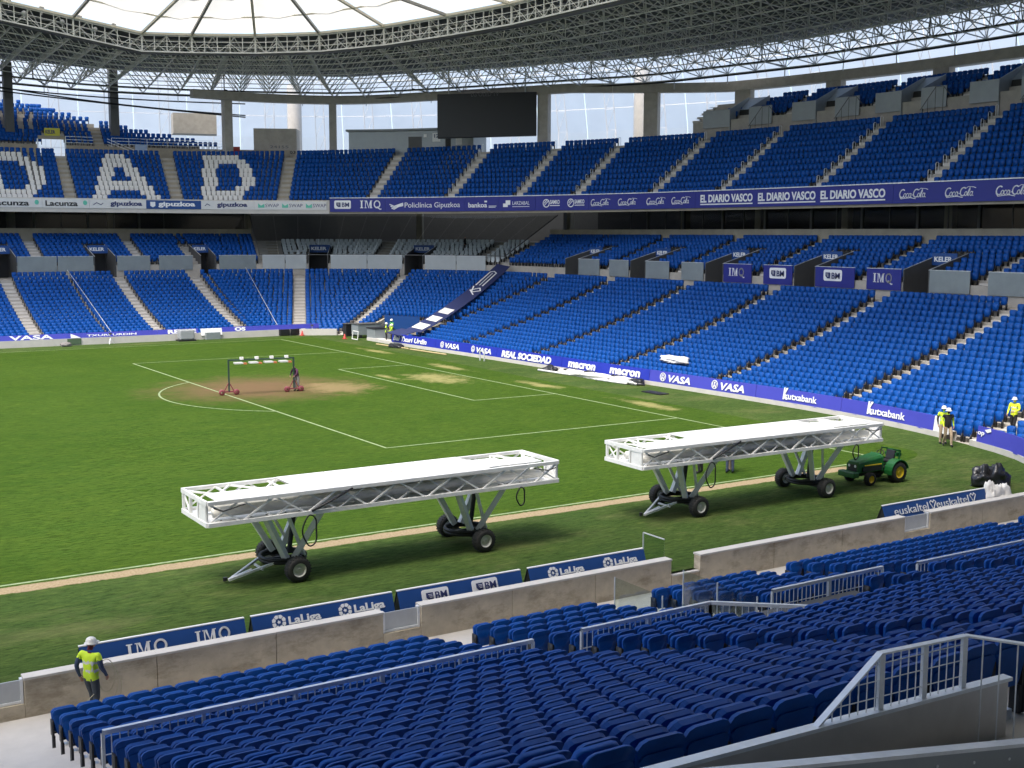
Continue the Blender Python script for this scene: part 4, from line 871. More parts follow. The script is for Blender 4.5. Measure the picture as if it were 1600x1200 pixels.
for k, (a, c) in enumerate(((75.5, 65.2), (59.8, 42.2), (36.8, 20))):
    n = 2 if a-c < 18 else 3
    for j in range(n): seg_panel('%s pale panel under the %s lounge section in the corner' % (ordinal(j), ordinal(k)), L, sl_a(a+(c-a)*j/n-.1), sl_a(a+(c-a)*(j+1)/n+.1), D_UL-.86, Z0P, Z1P, pale_panel)
gp = [(24.8, 21.6, 0), (20.1, 17.3, 0), (14.9, 11.8, 0), (10.2, 7.5, 0), (5.1, 1.95, 'imq'), (.65, -2.35, 'bm'), (-4.65, -8.3, 'bm'), (-9.4, -12.35, 'imq'), (-14.65, -17.75, 0), (-19.1, -22.3, 0), (-24.7, -27.4, 0)]
for k, (a, c, lg) in enumerate(gp):
    t, g, l = seg_panel(('royal blue walkway panel with white %s, %s in the goal stand' % ('serif lettering' if lg == 'imq' else 'tag logo', 'left one' if k < 6 else 'right one')) if lg else '%s walkway panel from the corner in the goal stand, grey' % ordinal(k), L, sl_y(a), sl_y(c), D_UL-.86, Z0P, Z1P, royal if lg else frost)
    if lg == 'imq': polys(place(logo_imq(), l*.2, .50, l*.185, .62), g, letter, t)
    if lg == 'bm': logo_bm(g, l*.22, .45, .8, t, letter_navy)
# concrete wall under the panels is the terrace riser; slim handrails on the walkway
# corner lounge glass: sloped glazing with dark frame
t = thing('lounge_glazing', 'tinted glass front of the corner lounge with dark frames', 'glazing', L.p3(sl_a(45), D_UL, 7))
us = np.linspace(V0, V1, 15)
for k in range(14):
    a, c = us[k]+.01, us[k+1]-.01; b = MB(); b.add([L.p3(a, D_UL-.5, 7.05), L.p3(c, D_UL-.5, 7.05), L.p3(c, BW+1.2, 11.2), L.p3(a, BW+1.2, 11.2)], [(0, 1, 2, 3)]); b.build('pane', glass_dark, t)
b = MB()
for k in (0, 14): b.bar(L.p3(us[k], D_UL-.52, 7.05), L.p3(us[k], BW+1.18, 11.2), .06)
for k in range(14): b.bar(L.p3(us[k], D_UL-.5, 7.03), L.p3(us[k+1], D_UL-.5, 7.03), .06)
b.build('frame', dark_grey, t)
# hospitality boxes: mullions and glass
for u0, u1, lab, dd in ((40, V0, 'far side stand', 27.4), (V1, sl_y(-30), 'goal stand', 27.4)):
    t = thing('box_glazing', 'dark glass front of the hospitality boxes of the '+lab, 'glazing', L.p3(.5*(u0+u1), dd, 10)); n = int((u1-u0)*1.0/2.6); us = np.linspace(u0, u1, n+1)
    for k in range(n):
        b = MB(); b.add([L.p3(us[k]+.02, dd, 9.45), L.p3(us[k+1]-.02, dd, 9.45), L.p3(us[k+1]-.02, dd, 11.7), L.p3(us[k]+.02, dd, 11.7)], [(0, 1, 2, 3)]); b.build('pane', glass_dark, t)
        b = MB(); b.bar(L.p3(us[k], dd, 9.4), L.p3(us[k], dd, 11.75), .05 if k % 2 else .16); b.build('mullion', dark_grey, t)
# columns carrying the upper tier in front of the boxes
for k, s in enumerate([sl_x(x) for x in (-26, -16, -6)]+[V0, sl_a(45)]+[V1]+[sl_y(y) for y in (22, 12, 2, -8, -18)]):
    b = MB(); p = L.p3(s, 28.2, 8.4); b.frame_box(p, (*np.append(L.nor(float(s)), 0),), (-L.nor(float(s))[1], L.nor(float(s))[0], 0), (0, 0, 1), -.3, .3, -.35, .35, 0, 3.6); o = b.build('box_column', conc_tan); tag(o, '%s concrete column from the left between the dark boxes' % ordinal(k), 'column', 'columns between the boxes')
# top of the goal stand: grey stair housings
for k, s in enumerate(VOM_T):
    t = thing('stair_housing', '%s grey stair housing from the left in the top rows' % ordinal(k), 'entrance', F.p3(s, 11, 17.9), 'stair housings of the top goal rows')
    for nm, a, c in (('left_panel', s-3.5, s-.95), ('right_panel', s+.95, s+3.3)):
        b = MB(); p, q_ = F.p3(a, 10.7, 19.35), F.p3(c, 10.7, 19.35); e = q_-p; l = np.linalg.norm(e); e /= l; nn = np.array([-e[1], e[0], 0]); b.frame_box(p, e, nn, (0, 0, 1), 0, l, 0, .06, 0, 1.65); b.build(nm, grey_panel, t)
    for sg in (-1, 1):
        b = MB(); a, c = F.p3(s+sg*.95, 10.75, 17.9), F.p3(s+sg*.95, 13.6, 17.9); e = F.p3(s+sg*1.02, 10.75, 17.9)-a; vs = [a, c, c+(0, 0, 4.4), a+(0, 0, 3.1)]; b.add(vs+[v+e for v in vs], [(0, 1, 2, 3), (7, 6, 5, 4), (0, 3, 7, 4), (3, 2, 6, 7), (1, 5, 6, 2)]); b.build('side_wall', grey_panel, t)
    b = MB(); vs = [F.p3(s-.95, 12.2, 21.0), F.p3(s+.95, 12.2, 21.0), F.p3(s+.95, 13.7, 22.2), F.p3(s-.95, 13.7, 22.2)]; b.add([V3(v) for v in vs]+[V3(v)-(0, 0, .12) for v in vs], [(0, 1, 2, 3), (7, 6, 5, 4), (0, 4, 5, 1), (1, 5, 6, 2), (2, 6, 7, 3), (3, 7, 4, 0)]); b.build('roof_slab', grey_panel, t)
    b = MB(); b.add([F.p3(s-.93, 11.6, 17.9), F.p3(s+.93, 11.6, 17.9), F.p3(s+.93, 12.2, 21.0), F.p3(s-.93, 12.2, 21.0)], [(0, 1, 2, 3)]); b.build('doorway_shade', dark, t)  # dark sheet across the opening, painted as the shade inside
    b = MB(); tp2 = [F.p3(s+1.2, 10.3, 19.2), F.p3(s+2.6, 10.3, 20.9), F.p3(s+3.3, 10.3, 20.9), F.p3(s+4.1, 10.3, 20.0)]
    for p, q_ in zip(tp2[:-1], tp2[1:]): b.bar(p, q_, .03)
    for x in (1.9, 2.6, 3.3): b.bar(F.p3(s+x, 10.3, 17.9), F.p3(s+x, 10.3, 20.8 if x > 2 else 20.0), .02)
    b.build('handrail', dark_grey, t)
# ================================================================== beam, columns, rooms, screen behind the upper tier
BP = crom([(2.6, 64.2), (11, 64.4), (20, 61.0), (27, 51), (34.5, 38.5), (40, 29.5), (43.8, 20), (46, 5.7), (46.3, -6), (46.3, -25), (45.6, -45)], 1.0); BEAM = Path(BP)
bz = lambda u: float(np.interp(u, [0, 45, 62, BEAM.L], [23.7, 23.8, 23.0, 23.0]))
b = MB(); us = np.arange(0, BEAM.L, 1.0); vs = []
for u in us:
    for d, h in ((-.5, .1), (-.5, 1.0), (.5, 1.0), (.5, .1)): vs.append((*BEAM.off(float(u), d), bz(u)+h))
b.add(vs, [(k*4+j, k*4+(j+1) % 4, (k+1)*4+(j+1) % 4, (k+1)*4+j) for k in range(len(us)-1) for j in range(4)]+[(0, 1, 2, 3)]); o = b.build('ring_beam', conc); tag(o, 'long curved concrete ring beam behind the upper seats', 'beam')
def bcol(u, w, lab, zb=15.0):
    p = BEAM.off(float(u), 0.); n = BEAM.nor(float(u)); b = MB(); b.frame_box((*p, 0), (n[1], -n[0], 0), (*n, 0), (0, 0, 1), -w/2, w/2, -.4, .4, zb, bz(u)+.097); o = b.build('concrete_column', conc); tag(o, lab, 'column', 'columns under the ring beam')
def bs(px):
    P = BEAM.at(us); best = min(range(len(us)), key=lambda k: abs(pix((*P[k], 21.))[0]-px)); return float(us[best])
for px, w_, lab in ((352, .95, 'slim concrete column at the left end of the ring beam'), (523, .8, 'dark concrete column left of the grey control room'), (693, .9, 'concrete column behind the left edge of the black screen'), (852, 1.2, 'broad concrete column right of the black screen'), (1023, 1.5, 'broad concrete column where the top seats begin'), (1165, 1.7, 'broad concrete column behind the top seats'), (1310, 1.6, 'concrete column behind the third stair housing'), (1480, 1.6, 'concrete column behind the top seats at the far right')): bcol(bs(px), w_, lab)
# control room
t = thing('control_room', 'grey control room with doors left of the black screen', 'room', F.p3(90, 10.2, 17.8))
o = sweep(F, 84.2, 95.6, [(9.8, 17.6), (9.8, 20.55), (13.0, 20.55), (13.0, 17.6)], 'wall', grey_panel, t, step=.8, close=True)
o = sweep(F, 84.0, 97.2, [(9.5, 20.56), (9.5, 20.78), (13.2, 20.78), (13.2, 20.56)], 'roof', mat('room_roof', (.26, .28, .29), .6), t, step=.8, close=True)
fr = curve_fn(9.78, 17.9)
polys([rect(89.0, 90.3, 0, 2.0)], fr, dark_grey, t, 'door'); polys([rect(92.9, 93.5, 0, 1.9)], fr, dark, t, 'door'); polys([rect(91.4, 92.3, 1.4, 2.35)], fr, white_matte, t, 'notice'); polys([rect(90.5, 90.8, 1.9, 2.25), rect(94.0, 94.6, 1.0, 1.9)], fr, white_matte, t, 'notice'); write('12', 91.6, 92.1, 1.85, .35, lambda u, v, q: fr(u, v, q+.02), letter_navy, t, .03)
# black screen
sa, sb = np.array([23.3, 46.9]), np.array([32.1, 41.2]); e2 = (sb-sa)/np.linalg.norm(sb-sa); lw = np.linalg.norm(sb-sa); nn2 = np.array([-e2[1], e2[0]])
t = thing('video_screen', 'large black video screen hung under the roof', 'screen', (*sa, 19.2)); ez = np.array([0, 0, 1.])
exs = np.array([e2[0], e2[1], .028]); b = MB(); b.frame_box((*sa, 19.28), exs, (*nn2, 0), ez, 0, lw, 0, .8, 0, 4.55); bevel(b.build('panel', screen_black, t), .05, 1)
for x in (1.2, lw-1.2): b = MB(); b.bar((*(sa+e2*x+nn2*.5), 23.8), (*(sa+e2*x+nn2*.5), 26.6), .08); b.build('hanger', lattice, t)
g = flat(np.array([*sa, 19.28])-np.array([*nn2, 0])*.02, exs, ez, (-nn2[0], -nn2[1], 0)); write('LG OLED TV', lw*.34, lw*.62, 4.22, .42, g, mat('dim_letter', (.10, .10, .11), .5), t, .0)
# left rooms and walls
for s0, s1, z0, lab in ((18, 56.3, 17.4, 'tan concrete wall left of the bright opening, behind the letter seats'), (56.3, 59.3, 19.15, 'short tan concrete lintel over the bright opening'), (59.3, 79.0, 17.4, 'tan concrete wall right of the bright opening, behind the letter seats')):
    tag(sweep(F, s0, s1, [(11.0, z0), (11.0, 18.58 if z0 < 18 else 19.5), (11.25, 18.58 if z0 < 18 else 19.5), (11.25, z0)], 'back_wall', conc_tan, close=True), lab, 'wall')
for s0, s1, z0, z1, d0, lab, m in ((76.2, 79.4, 17.4, 21.1, 12.4, 'square concrete room with faint stencilled numbers beside the slim column', conc), (69.8, 73.0, 20.6, 22.9, 15.5, 'concrete block above the top left seats', conc)):
    t = thing('concrete_room', lab, 'room', F.p3(s0, d0, z0)); sweep(F, s0, s1, [(d0, z0), (d0, z1), (d0+3, z1), (d0+3, z0)], 'wall', m, t, close=True)
    if s0 > 75: write('24155', s0+1.3, s0+2.6, 1.5, .3, curve_fn(d0-.01, z0), mat('faint_letter', (.10, .12, .16), .8), t, .0); write('03', s0+2.7, s0+3.1, .9, .32, curve_fn(d0-.01, z0), letter_black, t, .02)
t = thing('window_frame', 'thin frame of the bright opening above the letter seats', 'frame', F.p3(57, 10.9, 17.6)); fo = curve_fn(10.93, 17.3)
polys([rect(56.2, 56.3, .1, 1.85), rect(59.3, 59.4, .1, 1.85), rect(57.1, 57.16, .1, 1.85)], fo, galv, t, 'jamb'); polys([rect(56.3, 59.3, .95, 1.0)], fo, galv, t, 'bar')
t = thing('beer_sign', 'small yellow sign on a railing above the letter seats', 'sign', F.p3(57.5, 11, 19.6)); polys([rect(57.0, 58.8, 2.2, 3.0)], fo, yellow_sign, t, 'panel'); write('KELER', 57.15, 58.3, 2.42, .36, lambda u, v, q: fo(u, v, q+.02), letter_navy, t, .03)
def low_rail(label, s0, s1, d, z, h=.95, n=None):
    t = thing('handrail', label, 'handrail', F.p3(s0, d, z)); b = MB(); n = n or int((s1-s0)/1.5)
    for k in range(n):
        a, c = F.p3(s0+(s1-s0)*k/n, d, z), F.p3(s0+(s1-s0)*(k+1)/n, d, z)
        for hh in (h, h*.66, h*.33): b.bar(a+(0, 0, hh), c+(0, 0, hh), .028)
        b.bar(a, a+(0, 0, h), .03)
    b.build('rails', galv, t)
low_rail('pipe handrail in front of the top seats right of the yellow sign', 64.0, 74.0, 11.15, 18.55); low_rail('pipe handrail beside the yellow sign', 59.4, 62.2, 11.15, 18.55); low_rail('pipe handrail left of the yellow sign', 44, 52.2, 11.15, 18.55)
for s0, s1, lab in ((63.6, 66.6, 'slanted pipe handrail below the top seats by the door sign'), (74.2, 71.8, 'slanted pipe handrail beside the red cabinet')):
    t = thing('handrail', lab, 'handrail', F.p3(s0, 11.5, 18)); b = MB()
    for k in range(3): b.bar(F.p3(s0, 11.3, 19.4-.3*k), F.p3(s1, 10.6, 18.0-.3*k), .03)
    b.build('rails', galv, t)
t = thing('red_cabinet', 'small red cabinet on the tan wall beside the square room', 'cabinet', F.p3(74.6, 10.9, 18)); polys([rect(74.3, 74.9, .5, 1.5)], curve_fn(10.9, 17.4), red_mat, t, 'door')
t = thing('blue_notice', 'pale blue notice on the tan wall behind the letter seats', 'sign', F.p3(66.5, 10.9, 18)); polys([rect(66.2, 67.3, .5, 1.5)], curve_fn(10.9, 17.4), mat('notice_blue', (.35, .45, .60), .6), t, 'panel')
for px, lab in ((15, 'tall dark post rising from the top left seats'), (172, 'tall dark post beside the top left stair')):
    x, y = {15: (-14.6, 72.5), 172: (-3.9, 71.3)}[px]; b = MB(); b.box(x-.45, x+.45, y-.45, y+.45, 19, 27.2); o = b.build('roof_post', dark_grey); tag(o, lab, 'post', 'roof posts of the far side stand')
# ================================================================== ROOF
ST = [(-60, 55, 30.8, -60, 84, 29.2), (-40, 55.3, 30.6, -40, 82, 29.0), (-18, 55.3, 28.8, -20, 77, 28.0), (-5.1, 55.3, 27, -7, 72.5, 27.1), (-.7, 53.5, 27, 1, 70, 26.9), (4.7, 50.4, 27, 10.5, 66.5, 26.8), (9.5, 45.7, 27, 20.5, 62, 26.8), (13, 38.6, 27, 27.6, 51.6, 26.8), (15.3, 30.4, 27, 35, 39, 26.8), (17, 22.4, 27, 40.6, 30, 26.8), (17.9, 9, 27, 45.8, 12, 27), (18.1, -5, 27, 47, -5, 27.2), (18, -20, 27, 47, -20, 27.5), (17.2, -33, 27, 46.5, -38, 27.6),
      (13.5, -45, 27, 41, -58, 27.6), (6.5, -52.5, 27, 28, -76, 27.6), (-6, -55, 27.5, 5, -86, 28), (-25, -56, 29, -22, -88, 28.5), (-60, -56, 30.8, -60, -88, 29.2), (-95, -54, 29, -98, -88, 28.5), (-112, -45, 27, -130, -70, 27.6), (-118, -20, 27, -147, -25, 27.5), (-118, 20, 27, -147, 25, 27.5), (-112, 42, 27, -130, 65, 27.6), (-95, 54, 29, -98, 80, 28.5), (-60, 55, 30.8, -60, 84, 29.2)]  # near-side roof edge is out of view, placed to shade the near seats
ST = np.array(ST, float)
def lin_st(n_per):                # resample stations linearly with a light smoothing
    out = []
    for k in range(len(ST)-1):
        l = np.linalg.norm(ST[k+1, :2]-ST[k, :2]); n = max(1, int(round(l/n_per)))
        for j in range(n): out.append(ST[k]*(1-j/n)+ST[k+1]*j/n)
    out.append(ST[-1]); return np.array(out)
R_ = lin_st(2.4)
def rp(k, u, dz=0.):             # point on the deck surface: station index k, u from ring (0) to outer edge (1)
    a = R_[k]; zi = a[2]+1.75; zo = a[5]; return np.array([a[0]*(1-u)+a[3]*u, a[1]*(1-u)+a[4]*u, zi*(1-u)+zo*u+dz])
roof = thing('stadium_roof', 'dark roof on a grey space frame with a pale inner membrane', 'roof', (0, 0, 27))
b = MB(); n = len(R_); uu = np.linspace(0, .95, 6)
b.add([rp(k, u) for k in range(n) for u in uu], [(k*6+j, (k+1)*6+j, (k+1)*6+j+1, k*6+j+1) for k in range(n-1) for j in range(5)]); b.build('deck', deck, roof)
NV = int(np.argmin(np.linalg.norm(R_[:, :2]-ST[14, :2], axis=1))); N0 = int(np.argmin(np.linalg.norm(R_[:80, :2]-ST[1, :2], axis=1)))
b = MB(); ND = 10; dep = lambda u: 1.7+.75*u
top = lambda k, j: rp(k, j/ND*1.0, -.22)
bot = lambda k, j: .25*(rp(k, j/ND)+rp(k+1, j/ND)+rp(k, (j+1)/ND)+rp(k+1, (j+1)/ND))-np.array([0, 0, dep((j+.5)/ND)])
for k in range(N0, NV):
    for j in range(ND):
        q0 = bot(k, j)
        for a in (top(k, j), top(k+1, j), top(k, j+1), top(k+1, j+1)): b.bar(q0, a, .052)
        b.bar(top(k, j), top(k, j+1), .055); b.bar(top(k, j), top(k+1, j), .055)
        if j < ND-1: b.bar(q0, bot(k, j+1), .06)
        if k < NV-1: b.bar(q0, bot(k+1, j), .06)
o = b.build('space_frame', lattice, roof); o['kind'] = 'stuff'
# posts from the beam up to the frame, catwalk pipes
b = MB()
for k in range(N0, NV, 2): q0 = bot(k, ND-1); b.bar(q0, q0-np.array([0, 0, .9]), .05)
b.build('frame_foot', lattice, roof)
b = MB(); b.tube([bot(k, ND-1)-np.array([0, 0, .12]) for k in range(N0+10, NV)], .10, 5); b.tube([bot(k, ND-2)+np.array([0, 0, .1]) for k in range(N0+10, NV)], .08, 5); b.build('drain_pipe', dark, roof)
b = MB()
for k in range(N0+12, NV, 6):
    q0 = bot(k, ND-1); q1 = rp(k, .9, -.3); b.tube([q1, q1-np.array([0, 0, 1.6]), q0+np.array([.2, .2, .15]), q0], .08, 5)
b.build('down_pipe', dark, roof)
# ring truss along the inner edge
tr = MB(); h = 1.65
fine = lin_st(1.15); i0 = int(np.argmin(np.linalg.norm(fine[:200, :2]-ST[1, :2], axis=1))); i1 = int(np.argmin(np.linalg.norm(fine[:, :2]-ST[14, :2], axis=1)))
P_ = lambda k, z: np.array([fine[k, 0], fine[k, 1], fine[k, 2]+z])
for k in range(i0, i1):
    for z, r in ((0, .085), (.5, .04), (1.0, .04), (h, .085)): tr.bar(P_(k, z), P_(k+1, z), r)
    tr.bar(P_(k, 0), P_(k, h), .06)
    if k % 2: tr.bar(P_(k, 0), P_(k+1, h*.55), .035)
    else: tr.bar(P_(k, h*.55), P_(k+1, 0), .035)
tr.build('ring_truss', truss_white, roof)
b = MB()
vs = []
for k in range(i0, i1+1):
    a = fine[k]; o_ = np.array([a[3]-a[0], a[4]-a[1]]); o_ /= np.linalg.norm(o_)
    for d, z in ((.15, -.16), (.15, .12), (1.0, .12), (1.0, -.16)): vs.append((a[0]+o_[0]*d, a[1]+o_[1]*d, a[2]+z))
b.add(vs, [(k*4+j, k*4+(j+1) % 4, (k+1)*4+(j+1) % 4, (k+1)*4+j) for k in range(i1-i0) for j in range(4)]); b.build('catwalk', dark_grey, roof)
# membrane panels and ribs, from the ring towards the opening over the pitch
ctr = np.array([-50., -2.5])
def inner(a):
    p = a[:2]; 
    q_ = np.array([np.clip(p[0], -98, -5.4), np.clip(p[1], -30, 25.3)]); d = q_-p; l = np.linalg.norm(d); return p+d/l*min(l*(.72 if p[1] > -30 else .36), 17.5)  # unseen near-side membrane is cut shorter to let light onto the turf
MS = lin_st(6.5)
def mp(k, u):
    a = MS[k]; q_ = inner(a); p = a[:2]*(1-u)+q_*u; return np.array([p[0], p[1], a[2]+1.95+u*2.0])
nm_ = len(MS)
for k in range(nm_-1):
    b = MB(); sag = lambda u, v: -.55*math.sin(math.pi*v)*math.sin(math.pi*min(1, u*1.0))
    vs = [mp(k, u)*(1-v)+mp(k+1, u)*v+np.array([0, 0, sag(u, v)]) for u in np.linspace(0, 1, 7) for v in (.01, .25, .5, .75, .99)]
    b.add(vs, [(i*5+j, i*5+j+1, (i+1)*5+j+1, (i+1)*5+j) for i in range(6) for j in range(4)]); b.build('membrane_panel', membrane, roof, True)
rib_m = mat('rib_paint', (.30, .29, .27), .6); cream = mat('purlin_cream', (.62, .58, .48), .6)
for k in range(nm_-1):
    b = MB(); b.bar(mp(k, 0)-np.array([0, 0, .25]), mp(k, 1)-np.array([0, 0, .25]), .17); b.build('rib', rib_m if k % 2 else cream, roof)
    b = MB()
    for u in (.02, .36, .7, 1.): b.bar(mp(k, u)-np.array([0, 0, .3]), mp(k+1, u)-np.array([0, 0, .3]), .15 if u in (.02, 1.) else .09)
    b.build('purlin', cream, roof)
    b = MB(); a = MS[k]; b.bar((a[0], a[1], a[2]), (a[0], a[1], a[2]+2.0), .11); b.build('strut', truss_white, roof)
# floodlights on the left part of the ring
for k, x in enumerate((-17.3, -16.0, -14.4, -12.6, -11.0, -9.6, -7.8)):
    z = float(np.interp(x, [-18, -5.1], [28.8, 27])); lo_ = .9 if k % 2 else 1.75
    t = thing('floodlight', '%s round grey floodlight from the left on the roof edge' % ordinal(k), 'floodlight', (x, 55, z+lo_), 'floodlights on the roof edge')
    b = MB(); b.lathe((x, 55.0, z+lo_+.1), (.25, -1, -.35), [(.02, -.30), (.17, -.22), (.25, 0), (.24, .02), (0, .03)], 14); b.build('lamp_housing', mat('lamp_grey', (.45, .46, .46), .4, .4), t, True); b = MB(); b.bar((x, 55.1, z+lo_-.5), (x, 55.1, z+lo_+.05), .03); b.build('bracket', galv, t)
t = thing('roof_cable', 'black cables drooping below the roof above the top left seats', 'cable', (-3, 69, 23)); b = MB()
for z0, z1, zm in ((24.6, 22.4, -.2), (25.4, 22.6, -.6), (24.8, 23.9, -.5)):
    b.tube([(-24+34*f, 71-3*f, z0*(1-f)+z1*f+zm*math.sin(math.pi*f)) for f in np.linspace(0, 1, 14)], .075, 5)
b.build('strand', black, t)
# ================================================================== facade outside: white skin frames and round columns
FA = Path(crom([(-70, 92), (-40, 91), (-15, 86), (5, 80), (22, 73), (36, 60), (46, 44), (54, 25), (57, 5), (57.5, -20), (55, -45), (48, -65)], 1.5))
for k, u in enumerate(np.arange(20, FA.L-5, 6.2)):
    t = thing('facade_mast', '%s slender white facade mast from the left, outside the stands' % ordinal(k), 'frame', FA.p3(u, 0, -1), 'white facade frames behind the stands'); b = MB()
    pts = [(0, 10), (.2, 16), (.7, 21), (1.8, 25.5), (3.6, 29)]
    for sd_ in (-.55, .55):
        for p, q_ in zip(pts[:-1], pts[1:]): b.bar(FA.p3(u+sd_, -p[0], p[1]), FA.p3(u+sd_, -q_[0], q_[1]), .06, 5)
    for p, q_ in zip(pts[:-1], pts[1:]):
        for f in (0, .5):
            a = (p[0]+(q_[0]-p[0])*f, p[1]+(q_[1]-p[1])*f); c = (p[0]+(q_[0]-p[0])*(f+.5), p[1]+(q_[1]-p[1])*(f+.5)); b.bar(FA.p3(u-.55, -a[0], a[1]), FA.p3(u+.55, -c[0], c[1]), .03); b.bar(FA.p3(u-.55, -a[0], a[1]), FA.p3(u+.55, -a[0], a[1]), .03)
    b.build('lattice', white_matte, t)
t = thing('facade_rings', 'thin white rings linking the facade frames', 'frame', FA.p3(60, 0, 10))
for z, d in ((13, -.1), (18.5, -.4), (23.4, -1.2), (27.4, -2.8)):
    b = MB(); P2 = [FA.p3(u, d, z) for u in np.arange(18, FA.L-4, 3.)]
    for p, q_ in zip(P2[:-1], P2[1:]): b.bar(p, q_, .05)
    b.build('ring', white_matte, t)
us = np.arange(4, FA.L-3, 6.2); t = thing('facade_skin', 'translucent white film facade glowing behind the stands', 'facade', FA.p3(60, 1, 5))
for k in range(len(us)-1):
    b = MB(); pr = [(1.2, -1.5), (1.2, 10), (1.0, 16), (.5, 21), (-.6, 25.5), (-2.6, 29.5)]; b.add([FA.p3(u, d, z) for d, z in pr for u in (us[k]+.05, us[k+1]-.05)], [(2*j, 2*j+1, 2*j+3, 2*j+2) for j in range(5)]); b.build('film_panel', skin_etfe, t)
for x, y, lab in ((17.2, 71.0, 'round concrete column left of the grey control room, outside'), (42.5, 36.6, 'round concrete column right of the black screen, outside')):
    b = MB(); b.lathe((x, y, -1.5), (0, 0, 1), [(.85, 0), (.85, 28.2)], 28); o = b.build('round_column', conc_light, smooth=True); tag(o, lab, 'column', 'round outer columns')
# ================================================================== LIGHTING RIGS
def wheel(t, x, y, r, w, rim_m, name='wheel', tread=True):
    b = MB(); b.lathe((x, y-w/2, r), (0, 1, 0), [(r*.56, .0), (r*.8, -.01), (r*.95, w*.08), (r, w*.25), (r, w*.75), (r*.95, w*.92), (r*.8, w+.01), (r*.56, w)], 28); wv = b.build(name, tyre, t, True)
    b = MB()
    for k in range(24):
        a = 2*math.pi*k/24; c = np.array([x+r*math.cos(a), y, r+r*math.sin(a)]); b.frame_box(c, (math.cos(a), 0, math.sin(a)), (0, 1, 0), (-math.sin(a), 0, math.cos(a)), -.02, .012, -w*.38, w*.38, -r*.05, r*.05)
    b.build('tread', tyre, wv)
    b = MB(); b.lathe((x, y-w/2+.02, r), (0, 1, 0), [(0, .05), (r*.18, .0), (r*.2, .04), (r*.42, .06), (r*.5, .0), (r*.57, -.012), (r*.57, w-.03), (r*.5, w-.04), (r*.42, w-.1), (r*.2, w-.08), (r*.18, w-.04), (0, w-.09)], 24); b.build('rim', rim_m, wv, True)
    return wv
